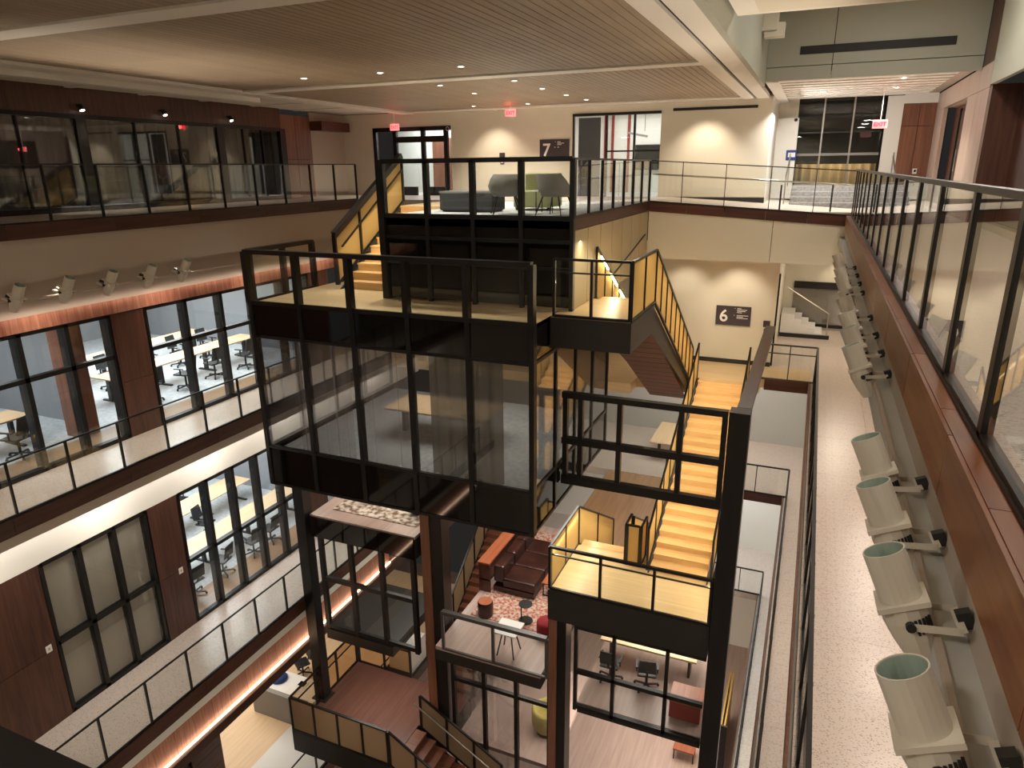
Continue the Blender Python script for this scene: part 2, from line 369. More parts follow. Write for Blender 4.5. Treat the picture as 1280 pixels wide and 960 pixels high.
area('lobby_light', (-13.7, 24.2, 1.8), (3, 2), 110, COOL)
# meeting room behind the glass wall next to the seven sign
d = thing('window_1', (-6.1, YW, F7), 'black framed glass wall of the meeting room beside the sign', 'window', kind='structure')
for xa in (-7.55, -6.45, -5.55): part('mullion', 'black_steel', d, xa, xa+.06, YW-.02, YW+.08, F7, 1.6)
part('frame_head', 'black_steel', d, -7.55, -4.7, YW-.03, YW+.1, 1.55, 1.63)
part('door_leaf', 'door_grey', d, -7.35, -6.62, YW+.0, YW+.04, F7, 1.5)
for xa, xb in ((-6.4, -5.56), (-5.48, -4.72)): part('glass_pane', 'office_glass', d, xa, xb, YW+.02, YW+.032, F7+.05, 1.55)
part('transom', 'black_steel', d, -6.45, -4.7, YW, YW+.05, .45, .5)
struct('wall_meeting_room', G().box(-8.6, -3.6, 26.6, 26.7, F7, 1.9).box(-8.7, -8.6, YW+.15, 26.7, F7, 1.9).box(-3.7, -3.6, YW+.15, 26.6, F7, 1.9), 'white_paint', 'white walls of the lit meeting room', 'wall')
struct('floor', box(-8.6, -3.7, YW, 26.6, F7-.2, F7), 'carpet_grey', 'grey carpet of the lit meeting room', 'floor')
struct('ceiling', box(-8.6, -3.7, YW+.15, 26.6, 1.9, 2.0), 'white_paint', 'white ceiling of the lit meeting room', 'ceiling')
area('meeting_light', (-6, 24.8, 1.86), (2.5, 2.5), 62, (1, .98, .95))
for x in (onY(755, 180, 26.55).x, onY(764, 180, 26.55).x, onY(784, 180, 26.55).x): mk('wall_stripe', box(x, x+.09, 26.55, 26.6, F7, 1.85), 'red_paint', None, 'thin red vertical stripe on the meeting room wall', 'stripe', 'red stripes in the meeting room')
sa, sb = onY(794, 181, 26.5), onY(828, 212, 26.5)
t = thing('wall_screen', (sa.x, 26.5, sb.z), 'large black wall screen in the meeting room', 'screen')
part('bezel', 'lamp_dark', t, sa.x, sb.x, 26.5, 26.6, sb.z, sa.z); part('panel', 'screen', t, sa.x+.04, sb.x-.04, 26.49, 26.5, sb.z+.04, sa.z-.04)
t = thing('pendant_bar', (-5.6, 25, 1.0), 'slim grey pendant bar light hanging in the meeting room', 'lamp')
mk('bar', G().beam((-6.3, 24.9, 1.12), (-5.6, 24.9, .98), .07, .07), 'concrete', t)
for q in ((-6.2, 24.9), (-5.7, 24.9)): mk('cable', G().tube((q[0], q[1], 1.15), (q[0], q[1], 1.9), .008, 6), 'black_steel', t)
# floor of level seven
struct('floor', G().box(-16.5, XL7, -3, YB, F7-.25, F7).box(-16.5, -4.2, YB, YW, F7-.25, F7), 'terrazzo', 'pale terrazzo floor of the left seventh floor gallery', 'floor')
rp = G().prism([(-4.2, YB, F7), (.8, YB, F7R), (3, YB, F7R), (3, YB, F7R-.3), (-4.2, YB, F7-.3)], (0, 8-.6, 0))
struct('floor', rp, 'terrazzo', 'pale ramp floor leading from the lounge platform to the right gallery', 'floor')
struct('floor', box(XR7-.06, 3, -3, YB, F7R-.25, F7R), 'terrazzo', 'pale terrazzo floor of the right seventh floor gallery', 'floor')
# fascia below the ramp: walnut band, cream bulkhead
fb = thing('wall_ramp_fascia', (-1.7, YB, -2), 'walnut band over cream bulkhead below the ramp edge', 'wall', kind='structure')
for i in range(5):
    xa, xb = -4.2+i*1.0, -3.2+i*1.0; za, zb = F7+(F7R-F7)*i/5, F7+(F7R-F7)*(i+1)/5
    mk('wood_panel', G().prism([(xa+.004, YB-.05, za+.02), (xb-.004, YB-.05, zb+.02), (xb-.004, YB-.05, zb-.24), (xa+.004, YB-.05, za-.24)], (0, .05, 0)), 'walnut_x', fb)
for xa, xb in ((-4.2, -1.0), (-.99, 1.0)):
    part('bulkhead_panel', 'cream_paint', fb, xa, xb-.006, YB-.02, YB+.12, -2.42, -1.12)
struct('ceiling', box(-4.2, 4, YB+.12, 29, -2.42, -2.3), 'white_paint', 'white ceiling over the sixth floor back corridor', 'ceiling')
railing((-4.2, YB-.03, F7), (.8, YB-.03, F7R), 5, 'thin black framed glass railing along the ramp edge', posts=[0, .17, .39, .61, .82, 1.0], post_w=.018, rail_w=.03, rail_h=.025, post_d=.03)
t = thing('ramp_handrail', (-1.7, YB+.3, F7R), 'steel handrail on posts behind the ramp railing', 'handrail')
mk('rail', G().tube((-4.2, YB+.3, F7+.72), (1.0, YB+.3, F7R+.72), .022, 8), 'stainless', t)
for x in (-.9, .3): mk('post', G().beam((x, YB+.3, F7R), (x, YB+.3, F7R+.74), .04, .05), 'black_steel', t)
# carpeted steps and window beyond
st = thing('entrance_steps', (0, 23, F7R), 'wide grey carpeted steps rising to the night window', 'steps')
for i in range(4): part('step', 'stone_step', st, -.8, 1.62, 22.9+i*.32, 25.55, F7R+i*.15, F7R+(i+1)*.15)
for x in (-.95, 1.9):
    t = thing('step_handrail', (x, 23.5, F7R), 'slim steel handrail beside the carpeted steps', 'handrail', 'handrails of the carpeted steps')
    mk('rail', G().tube((x, 22.7, F7R+.9), (x, 24.3, F7R+1.45), .022, 8), 'stainless', t)
    for y, z in ((22.75, F7R), (24.2, F7R+.6)): mk('post', G().tube((x, y, z), (x, y, z+.95), .018, 8), 'stainless', t)
struct('wall_alcove', G().box(-1.6, -1.5, YW+.16, 26, F7R, ZC+.1).box(-1.5, -.85, 25.6, 25.8, F7R, 1.45), 'white_paint', 'bright white washed side wall of the entrance alcove', 'wall')
d = thing('window_2', (.4, 26, 0), 'tall dark night window with thin silver mullions beyond the steps', 'window', kind='structure')
for xa, xb in ((-.9, -.15), (-.1, .72), (.77, 1.6)):
    for za, zb in ((-.62, .28), (.36, .98), (1.02, 2.1)): part('glass_pane', 'clear_glass', d, xa, xb, 26.0, 26.012, za, zb)
for x in (-.15, .72): part('mullion', 'stainless', d, x, x+.05, 25.93, 26.05, -.62, 2.1)
part('transom', 'concrete', d, -.9, 1.6, 25.95, 26.05, .28, .36); part('transom', 'dark_steel', d, -.9, 1.6, 25.97, 26.03, .98, 1.02)
part('sill', 'tan_panel', d, -.9, 1.6, 25.8, 26.1, -.75, -.62)
struct('wall_night', box(-3, 4, 31, 31.2, -2, 4), 'night_sky', 'dark facade across the street at night', 'wall')
# right wall with pale wood cladding, door, dark opening
wr = thing('wall_right', (3, 12, F7R), 'pale wood panelled wall along the right gallery', 'wall', kind='structure')
ys = [18.1, 19.4, 20.6, 24.2, 25.1, 26.0]
for i in range(5):
    if i != 2: part('wood_panel', 'pale_wood_z', wr, 3.0, 3.1, ys[i]+.005, ys[i+1]-.005, F7R, 1.5)
    part('wood_panel', 'pale_wood_z', wr, 3.0, 3.1, ys[i]+.005, ys[i+1]-.005, 1.51, 2.0)
for ya, yb in ((18.1, 19.25),): part('wood_panel', 'walnut_z', wr, 3.0, 3.1, ya, yb, 2.01, 3.75)
part('wall_panel', 'grey_green_paint', wr, 3.0, 3.1, -3, 18.09, 1.55, 3.75)
part('wood_panel', 'walnut_z', wr, 3.6, 3.7, 9, 18.1, F7R, 1.55); part('wood_panel', 'walnut_z', wr, 3.05, 3.7, 18.09, 18.12, F7R, 1.55)
part('wall_panel', 'pale_wood_z', wr, 3.0, 3.1, -3, 9, F7R, 1.55)
for xa, xb in ((2.1, 2.55), (2.56, 3.0)):
    part('wood_panel', 'red_oak_z', wr, xa, xb-.005, 25.7, 25.8, F7R, 1.1); part('wood_panel', 'red_oak_z', wr, xa, xb-.005, 25.7, 25.8, 1.11, 1.75)
part('wall_panel', 'white_paint', wr, 1.65, 2.1, 25.7, 25.8, F7R, 2.0); part('wall_panel', 'white_paint', wr, 2.1, 3.0, 25.7, 25.8, 1.76, 2.1); part('wall_panel', 'cream_paint', wr, -1.5, -.9, 25.85, 25.95, 1.3, 2.1); part('door_head', 'pale_wood_z', wr, 3.1, 3.45, 20.6, 24.2, 1.5, 2.0)
d = thing('door_2', (3.2, 22.4, F7R), 'dark recessed glass door in the pale wood wall', 'door', kind='structure')
part('frame', 'walnut_z', d, 3.3, 3.4, 20.6, 24.2, F7R, 1.5); part('glass_pane', 'dark_glass', d, 3.26, 3.275, 21.6, 23.0, F7R, 1.35)
for y in (21.5, 23.0): part('door_stile', 'black_steel', d, 3.24, 3.3, y, y+.08, F7R, 1.4)
mk('handle', G().tube((3.2, 22.3, -.2), (3.2, 22.3, .35), .02, 8), 'stainless', d)
for y, z, n, l in ((16.2, -.3, 'thermostat', 'small white thermostat on the dark wall'), (25.68, -.3, 'switch_plate', 'small white control plate on reddish panel')):
    t = thing(n, (3.5 if y < 20 else 2.7, y, z), l, 'control')
    if y < 20: part('plate', 'white_paint', t, 3.57, 3.6, y, y+.22, z, z+.3); part('display', 'screen', t, 3.56, 3.57, y+.05, y+.17, z+.14, z+.25)
    else: part('plate', 'white_paint', t, 2.6, 2.72, y, y+.02, z, z+.16); part('display', 'screen', t, 2.63, 2.69, y-.01, y, z+.06, z+.12)

# ---------------------------------------------------------------- exit signs
def exit_sign(c, w, label, ux=(1, 0, 0), top=ZC+.02):
    ux = Vector(ux); n = ux.cross(Vector((0, 0, 1))); c = Vector(c); h = w*.62
    t = thing('exit_sign', c, label, 'sign')
    a = c-ux*w/2-Vector((0, 0, h/2)); fr = -n if n.y > 0 else n
    fr = Vector((ux.y, -ux.x, 0))
    mk('sign_box', G().prism([a, a+ux*w, a+ux*w+Vector((0, 0, h)), a+Vector((0, 0, h))], -fr*.04), 'exit_field', t)
    text_mesh('lettering', 'EXIT', w*.42, 'exit_red', t, a+fr*.006+ux*w*.06+Vector((0, 0, h*.26)), ux, (0, 0, 1), .006)
    mk('hanger', G().tube(c+Vector((0, 0, h/2)), Vector((c.x, c.y, top)), .012, 6), 'white_paint', t)
    l = bpy.data.lights.new('exit_glow', 'POINT'); l.energy = 2.2; l.color = (1, .1, .08); l.shadow_soft_size = .08
    o = bpy.data.objects.new('exit_glow', l); COL.objects.link(o); q = c+fr*.15; o.location = (q.x, q.y, q.z+CZ)
exit_sign(onY(638, 141, 21.9), .36, 'red exit sign on the ceiling before the seven wall')
exit_sign(onY(493, 159, 22.3), .36, 'red exit sign above the black double door')
exit_sign(onY(1100, 155, 22.4), .36, 'red exit sign beside the night window', top=2.04)
exit_sign((-.62, 21.6, -2.56), .36, 'red exit sign on the ceiling before the six wall', top=-2.42)
# ---------------------------------------------------------------- floor number signs
def number_sign(x, y, z, w, h, digit, rows, label):
    t = thing('floor_sign', (x, y, z), label, 'sign')
    part('board', 'sign_face', t, x, x+w, y-.03, y, z, z+h)
    text_mesh('digit', digit, h*.86, 'sign_white', t, (x+w*.10, y-.035, z+h*.20), (1, 0, 0), (0, 0, 1), .008)
    for (u, v, l) in rows: part('text_line', 'sign_white', t, x+w*u, x+w*(u+l), y-.034, y-.03, z+h*v, z+h*v+.018)
p = onY(675, 175, YW); number_sign(p.x, YW, p.z-.63, 1.03, .64, '7', [(.52, .86, .02), (.60, .86, .11), (.60, .79, .22), (.60, .72, .14), (.5, .60, .04), (.60, .60, .06)], 'dark floor sign with a white seven')
p = onY(896, 382, YW); number_sign(p.x, YW, p.z-.60, 1.06, .62, '6', [(.53, .88, .02), (.60, .88, .12), (.60, .81, .28), (.60, .74, .24), (.60, .67, .14), (.52, .52, .02), (.60, .52, .33), (.60, .45, .18), (.60, .38, .32)], 'dark floor sign with a white six')
for px, py, y, l in ((628, 198, YW, 'small dark control panel on the seven wall'), (958, 408, YW, 'small dark control panel beside the six sign')):
    p = onY(px, py, y); t = thing('wall_panel_unit', p, l, 'control')
    part('upper_plate', 'sign_face', t, p.x-.1, p.x+.1, y-.025, y, p.z-.02, p.z+.18); part('lower_plate', 'sign_face', t, p.x-.07, p.x+.07, y-.025, y, p.z-.2, p.z-.08)
    part('label_strip', 'sign_white', t, p.x-.045, p.x+.045, y-.03, y-.025, p.z-.15, p.z-.11)
for px, py, y, l in ((560, 161, YW, 'black dome camera on the back wall near the door'), (995, 150, 25.6, 'grey round sensor on the white alcove wall')):
    p = onY(px, py, y); t = thing('security_camera', p, l, 'camera')
    mk('base', G().tube(p, p+Vector((0, -.05, 0)), .07, 12), 'white_paint', t); mk('dome', G().tube(p+Vector((0, -.05, 0)), p+Vector((0, -.11, 0)), .055, 12, .02), 'lamp_dark', t)
p = onY(989, 194, 25.6); t = thing('blue_sign', p, 'small square dark blue sign on the white alcove wall', 'sign')
part('board', 'blue_cloth', t, p.x-.16, p.x+.16, 25.57, 25.6, p.z-.16, p.z+.16); part('panel', 'white_top', t, p.x-.1, p.x+.12, 25.56, 25.57, p.z-.06, p.z+.08)

# ---------------------------------------------------------------- wall washers level 7
for x, e in ((-10.2, 95), (-3.3, 130)): spot('wall_washer', (x, YW-1.1, ZC-.08), (x, YW, -.6), e, WARM, 85, .8)
for x in (-13.5, -9, -6): spot('wall_washer', (x, YB+1.6, ZC-.08), (x, YB+1.7, -3), 70, WARM, 110, .8)

# ================================================================ left side of the atrium
def run_panels(parent, name, m, x0, x1, z0, z1, y0, y1, n, gap=.006):
    w = (y1-y0)/n; src = None
    for i in range(n):
        if src is None: src = part(name, m, parent, x0, x1, y0+gap/2, y0+w-gap/2, z0, z1)
        else: c = src.copy(); COL.objects.link(c); c.location = (0, w*i, 0)
# level seven edge
w7 = thing('wall_left_fascia', (XL7, 8, -2), 'walnut edge band over taupe bulkhead of the left seventh floor gallery', 'wall', kind='structure')
run_panels(w7, 'wood_panel', 'walnut_y', XL7, XL7+.04, F7-.26, F7+.01, -3, YB, 10)
part('bulkhead', 'taupe_paint', w7, -14.55, XL7-.02, -3, YW, -1.97, F7-.26)
railing((XL7-.02, 9.08-1.11*9, F7), (XL7-.02, 9.08+1.11*9, F7), 18, 'long thin black framed glass railing of the left seventh floor gallery', post_w=.03, rail_w=.035, rail_h=.03)
# level seven wall: walnut band, curtained dark windows
w7b = thing('wall_left', (WL7, 10, F7), 'walnut clad wall with dark glazing along the left seventh floor gallery', 'wall', kind='structure')
run_panels(w7b, 'wood_panel', 'walnut_z', WL7-.1, WL7, 1.32, ZC+.02, -1, 19.3, 14)
for ya, yb in ((19.3, 20.0), (20.01, 20.8)):
    part('wood_panel', 'red_oak_z', w7b, WL7-.1, WL7, ya, yb, .35, 1.75); part('wood_panel', 'red_oak_z', w7b, WL7-.1, WL7, ya, yb, F7, .34)
part('wood_panel', 'walnut_x', w7b, WL7, WL7+.5, 20.8, 22.4, 1.3, 1.6); part('wall_panel', 'taupe_paint', w7b, WL7-.1, WL7, 20.8, YW, F7, ZC)
wn = thing('window_3', (WL7, 10, F7), 'dark curtained glass wall with black posts along the left seventh floor', 'window', kind='structure')
thick = [-1.1, 3.3, 7.7, 12.1, 16.5, 19.2]
part('frame_head', 'black_steel', wn, WL7-.12, WL7+.03, -1, 19.3, 1.22, 1.32); part('frame_base', 'black_steel', wn, WL7-.12, WL7+.03, -1, 19.3, F7, F7+.12)
for i, y in enumerate(thick):
    part('post', 'black_steel', wn, WL7-.12, WL7+.04, y, y+.26, F7, 1.3)
    if i < len(thick)-1:
        a, b = y+.26, thick[i+1]; n = 3
        for k in range(n):
            ya, yb = a+(b-a)*k/n, a+(b-a)*(k+1)/n
            if k: part('mullion', 'black_steel', wn, WL7-.08, WL7+.02, ya-.02, ya+.02, F7, 1.3)
            part('glass_pane', 'dark_glass', wn, WL7-.02, WL7-.008, ya+.02, yb-.02, F7+.1, 1.23)
        # one curtain per bay behind the glass
        g = G(); steps = int((b-a)/.05); amp = .05
        v = []
        for s_ in range(steps+1):
            yy = a+(b-a)*s_/steps; xx = WL7-.32+amp*math.sin(s_*.9)+.02*math.sin(s_*.37+i)
            v += [(xx, yy, F7+.03), (xx, yy, 1.25)]
        g.add(v, [(2*s_, 2*s_+2, 2*s_+3, 2*s_+1) for s_ in range(steps)])
        mk('curtain', g, 'curtain', None, 'pleated taupe curtain behind the dark seventh floor glazing', 'curtain', 'curtains behind the seventh floor glazing', smooth=True)
struct('wall_room', G().box(-21, -20.9, -2, 19.3, F7, ZC).box(-21, WL7-.1, 19.2, 19.3, F7, ZC), 'grey_paint', 'dim wall of the curtained room', 'wall')
struct('floor', box(-21, WL7, -2, 19.3, F7-.2, F7), 'carpet_grey', 'dim carpet of the curtained room', 'floor')
struct('ceiling', box(-21, WL7-.1, -2, 19.3, ZC, ZC+.1), 'grey_paint', 'dim ceiling of the curtained room', 'ceiling')
area('curtain_room_light', (-18.6, 9, ZC-.05), (1.5, 12), 12, WARM)
for px, py in ((99, 137), (203, 143), (286, 150)):
    p = onX(px, py, WL7+.05); t = thing('wall_spotlight', p, 'small black spotlight with a bright lens on the walnut band', 'light', 'black spotlights on the walnut band')
    mk('bracket', G().tube(p+Vector((-.05, 0, .1)), p+Vector((.05, 0, .06)), .03, 8), 'black_steel', t)
    mk('head', G().tube(p+Vector((.05, 0, .1)), p+Vector((.1, 0, -.02)), .055, 10), 'black_steel', t)
    mk('lens', G().tube(p+Vector((.1, 0, -.02)), p+Vector((.103, 0, -.028)), .05, 10), 'led_white', t)
    spot('spot_beam', p+Vector((.12, 0, -.05)), p+Vector((.6, 0, -3)), 40, NEUT, 70)

# ---- left level six
w6 = thing('wall_left_six', (WL6, 10, F6), 'taupe wall, copper lit wood band and walnut piers of the left sixth floor', 'wall', kind='structure')
part('wall_panel', 'taupe_paint', w6, WL6-.2, WL6, -3, YW, -2.8, -1.97)
run_panels(w6, 'copper_panel', 'copper_z', WL6-.05, WL6+.03, -3.1, -2.8, 1.2, 20.4, 16)
for ya, yb in ((4.0, 7.6), (10.67, 11.6), (17.6, 18.6)):
    part('wood_panel', 'walnut_z', w6, WL6-.3, WL6, ya, yb, -4.75, -3.11); part('wood_panel', 'walnut_z', w6, WL6-.3, WL6, ya, yb, F6, -4.76)
def window_wall(name, label, x, ya, yb, n, z0, z1, zt, pane='office_glass', inward=-1, mw=.1, md=.26):
    t = thing(name, (x, (ya+yb)/2, z0), label, 'window', kind='structure'); w = (yb-ya)/n
    for i in range(n+1):
        y = ya+w*i; part('mullion', 'black_steel', t, x+inward*md, x, y-mw/2, y+mw/2, z0, z1)
    for z in (z0+.05, zt, z1-.04): part('transom', 'black_steel', t, x+inward*.14, x, ya, yb, z-.05, z+.05)
    for i in range(n):
        a, b = ya+w*i+mw/2, ya+w*(i+1)-mw/2
        for za, zb in ((z0+.1, zt-.05), (zt+.05, z1-.09)): part('glass_pane', pane, t, x+inward*.06, x+inward*.048, a, b, za, zb)
    return t
window_wall('window_4', 'black framed office window between walnut piers on the sixth floor', WL6, 7.62, 10.65, 3, F6, -3.1, -4.1)
window_wall('window_5', 'wide black framed office window with bench desks on the sixth floor', WL6, 11.62, 17.58, 5, F6, -3.1, -4.15)
struct('floor', box(-25, WL6-1.1, 2, 19, F6-.2, F6), 'carpet_grey', 'pale grey office carpet on the sixth floor', 'floor')
struct('floor', box(WL6-1.1, WL6, 2, 19, F6-.2, F6), 'bridge_floor', 'wood border strip of the sixth floor office', 'floor')
struct('wall_office_six', G().box(-25, -24.9, 2, 19, F6, -2.9).box(-25, WL6-.3, 18.9, 19, F6, -2.9).box(-25, WL6-.3, 2, 2.1, F6, -2.9), 'office_wall', 'grey walls of the sixth floor office', 'wall')
struct('wall_partition', G().box(-22, -16.6, 10.9, 11.02, F6, -2.9), 'office_wall', 'grey partition between the sixth floor offices', 'wall')
struct('ceiling', box(-25, WL6-.3, 2, 19, -2.9, -2.8), 'office_wall', 'office ceiling of the sixth floor', 'ceiling')
mk('office_column', box(-16.2, -15.7, 10.2, 10.7, F6, -2.9), 'red_oak_z', None, 'reddish wood column inside the sixth floor office', 'column')
area('office_light', (-19, 14.8, -2.95), (6, 5), 420, COOL); area('office_light', (-18, 7.5, -2.95), (4, 4), 150, COOL)
struct('floor', box(WL6, XL6, -3, YB, F6-.3, F6), 'terrazzo', 'pale terrazzo floor of the left sixth floor gallery', 'floor')
f6 = thing('wall_left_fascia_six', (XL6, 8, F6), 'dark walnut edge band and taupe lip of the left sixth floor gallery', 'wall', kind='structure')
run_panels(f6, 'wood_panel', 'walnut_y', XL6, XL6+.04, F6-.33, F6+.0, -3, YB, 9)
part('lip', 'taupe_paint', f6, XL6-.12, XL6, -3, YB, F6-.55, F6-.33)
railing((XL6-.02, 7.04-1.14*7, F6), (XL6-.02, 7.04+1.14*11, F6), 18, 'long thin black framed glass railing of the left sixth floor gallery', post_w=.03, rail_w=.035, rail_h=.03)
for y in range(3, 19, 3): area('gallery_downlight', (-13.75, y, -2.0), (.25, .25), 14, WARM, spread=100)
area('copper_strip', (WL6+.16, 10, -2.76), (.05, 18), 11, (1, .80, .66), (0, math.radians(60), 0))

# ---- left level five
w5 = thing('wall_left_five', (WL5, 10, F5), 'white washed band and walnut piers of the left fifth floor wall', 'wall', kind='structure')
part('wall_panel', 'white_paint', w5, WL5-.25, WL5, -3, YW, -7.62, -6.42)
for ya, yb in ((3.0, 5.2), (5.21, 7.55), (10.1, 11.0), (15.55, 16.6)):
    part('wood_panel', 'walnut_z', w5, WL5-.3, WL5, ya, yb-.004, -9.6, -7.63); part('wood_panel', 'walnut_z', w5, WL5-.3, WL5, ya, yb-.004, F5, -9.61)
window_wall('window_6', 'black framed fifth floor window with pale blinds drawn', WL5, 7.58, 10.08, 3, F5, -7.62, -9.55)
window_wall('window_7', 'wide black framed fifth floor office window with desks', WL5, 11.02, 15.53, 5, F5, -7.62, -9.55)
for k in range(3):
    ya = 7.63+k*.83
    mk('roller_blind', box(WL5-.2, WL5-.17, ya+.02, ya+.76, F5+.06, -7.7), 'taupe_paint', None, 'drawn pale roller blind behind the fifth floor window', 'blind', 'roller blinds on the fifth floor')
struct('floor', box(-25, WL5-1.1, 2, 18, F5-.2, F5), 'carpet_grey', 'pale grey office carpet on the fifth floor', 'floor')
struct('floor', box(WL5-1.1, WL5, 2, 18, F5-.2, F5), 'bridge_floor', 'wood border strip of the fifth floor office', 'floor')
struct('wall_office_five', G().box(-25, -24.9, 2, 18, F5, -7.6).box(-25, WL5-.3, 17.9, 18, F5, -7.6).box(-25, WL5-.3, 10.3, 10.4, F5, -7.6), 'office_wall', 'grey walls of the fifth floor office', 'wall')
struct('ceiling', box(-25, WL5-.3, 2, 18, -7.6, -7.5), 'office_wall', 'office ceiling of the fifth floor', 'ceiling')
area('office_light', (-18.5, 14, -7.66), (6, 5), 380, COOL); area('blind_room_light', (-16, 8.5, -7.66), (2, 2), 20, NEUT)
area('cove_strip', (XL6-.22, 9, F6-.45), (.05, 22), 70, (1, .93, .86), (0, math.radians(60), 0))
struct('floor', box(WL5, XL5, -3, YB, F5-.3, F5), 'terrazzo', 'pale terrazzo floor of the left fifth floor gallery', 'floor')
f5 = thing('wall_left_fascia_five', (XL5, 8, F5), 'dark walnut edge, white lip and lit copper panels below the left fifth floor gallery', 'wall', kind='structure')
run_panels(f5, 'wood_panel', 'walnut_y', XL5, XL5+.04, F5-.34, F5-.0, -3, YB, 9)
part('lip', 'white_paint', f5, XL5-.14, XL5, -3, YB, F5-.58, F5-.34)
run_panels(f5, 'copper_panel', 'copper_z', -12.65, -12.6, -13.3, -12.0, -2.6, 18.1, 18)
part('led_strip', 'led_warm', f5, -12.6, -12.56, -2.6, 18.1, -13.32, -13.29); part('beam', 'walnut_y', f5, -12.75, -12.45, -3, YB, -13.6, -13.33)
area('copper_glow', (-12.5, 8, -13.27), (.05, 20), 17, (1, .70, .48), (0, math.radians(130), 0))
railing((XL5-.02, 6.91-1.07*8, F5), (XL5-.02, 6.91+1.07*11, F5), 19, 'long thin black framed glass railing of the left fifth floor gallery', post_w=.03, rail_w=.035, rail_h=.03)
for y in range(3, 17, 3): area('gallery_downlight', (-13.0, y, -6.7), (.25, .25), 13, NEUT)

# ---- left level four: reception
struct('floor', box(-26, XL4, -3, 22, F4-.3, F4), 'table_oak', 'pale wood tiled reception floor on the fourth floor', 'floor')
struct('floor', box(-13.3, XL4-.005, -3, 14.6, F4, F4+.012), 'white_top', 'white floor border along the fourth floor edge', 'floor')
run_panels(thing('wall_left_fascia_four', (XL4, 8, F4), 'walnut edge band of the fourth floor gallery', 'wall', kind='structure'), 'wood_panel', 'walnut_y', XL4, XL4+.04, F4-.4, F4, -3, 20, 9)
railing((XL4-.02, 2, F4), (XL4-.02, 20, F4), 16, 'thin black framed glass railing along the reception floor edge', post_w=.03, rail_w=.035, rail_h=.03)
w4 = thing('wall_left_four', (-13.8, 6, F4), 'walnut boarded wall with a window beside the reception', 'wall', kind='structure')
ye = onX(276, 925, -13.8).y
for k in range(6): part('wood_board', 'walnut_y', w4, -14.1, -13.8, ye-1.0, ye, F4+k*.57, F4+k*.57+.56)
part('wood_board', 'walnut_y', w4, -14.1, -13.8, -3, ye-2.6, F4, -13.4); part('wood_board', 'walnut_y', w4, -14.1, -13.8, -3, ye-1.0, -13.9, -13.4)
window_wall('window_8', 'small window beside the walnut boarded reception wall', -13.85, ye-2.6, ye-1.0, 2, F4, -13.9, -15.2)
struct('wall_reception', G().box(-26, -25.9, -3, 22, F4, -12), 'grey_paint', 'grey wall at the rear of the reception', 'wall')
area('reception_light', (-17, 13, -12.2), (5, 6), 200, NEUT)
p = onZ(352, 862, F4+.75); t = thing('reception_desk', (p.x, p.y, F4), 'white topped grey reception desk with papers', 'desk')
g = G().box(p.x-.8, p.x+1.3, p.y-.45, p.y-.3, F4+.013, F4+1.0); mk('front_panel', g, 'concrete', t)
part('desk_top', 'white_top', t, p.x-.8, p.x+1.3, p.y-.3, p.y+.75, F4+.70, F4+.75)
for x in (p.x-.75, p.x+1.22): part('side_panel', 'white_top', t, x, x+.05, p.y-.3, p.y+.7, F4+.013, F4+.70)
mk('paper_sheet', box(p.x+.2, p.x+.55, p.y-.1, p.y+.15, F4+.75, F4+.765), 'white_paint', None, 'pale paper folder on the reception desk', 'paper')
t = thing('desk_tablet', (p.x+.46, p.y+.44, F4+.75), 'small dark screened tablet on the reception desk', 'tablet')
part('case', 'white_top', t, p.x+.3, p.x+.62, p.y+.3, p.y+.58, F4+.75, F4+.772); part('display', 'screen', t, p.x+.34, p.x+.58, p.y+.34, p.y+.54, F4+.772, F4+.776)
g = G().lathe([(0, 0), (.26, 0), (.28, .06), (.2, .16), (0, .2)], (p.x-.4, p.y+.35, F4+.75), 12)
mk('jacket', g, 'blue_cloth', None, 'blue cloth bundle on the reception desk', 'jacket', smooth=True)

# ================================================================ right side galleries
r7 = thing('wall_right_fascia', (XR7, 8, -1.7), 'brown wood edge band, pale ledge and trough of the right seventh floor gallery', 'wall', kind='structure')
run_panels(r7, 'wood_panel', 'fascia_y', .67, .69, -1.51, -1.2, .4, YB-.05, 12, .008)
run_panels(r7, 'wood_cap', 'fascia_y', .69, .765, -1.26, -1.195, .4, YB-.05, 16, .006)
part('sill', 'dark_steel', r7, .766, .83, .4, YB-.05, -1.24, -1.175)
part('bulkhead', 'taupe_paint', r7, .70, 3.0, .4, YB, -1.9, -1.51); part('ledge', 'grey_paint', r7, .576, .70, .4, YB, -1.9, -1.72); part('ledge_lip', 'taupe_paint', r7, .576, .60, .4, YB, -1.72, -1.69)
posts = [1.0, 2.05, 3.5, 4.54, 5.76, 6.95, 8.1, 9.25, 10.4, 11.55, 12.7, 13.85, 15.0, 16.15, 17.3, 18.3, 19.25]
railing((XR7, posts[0], F7R+.03), (XR7, posts[-1], F7R+.03), 1, 'heavy black posted glass railing of the right seventh floor gallery', h=1.06, posts=[(y-posts[0])/(posts[-1]-posts[0]) for y in posts], post_w=.075, post_d=.05, rail_w=.06, rail_h=.035, rail_m='dark_steel')
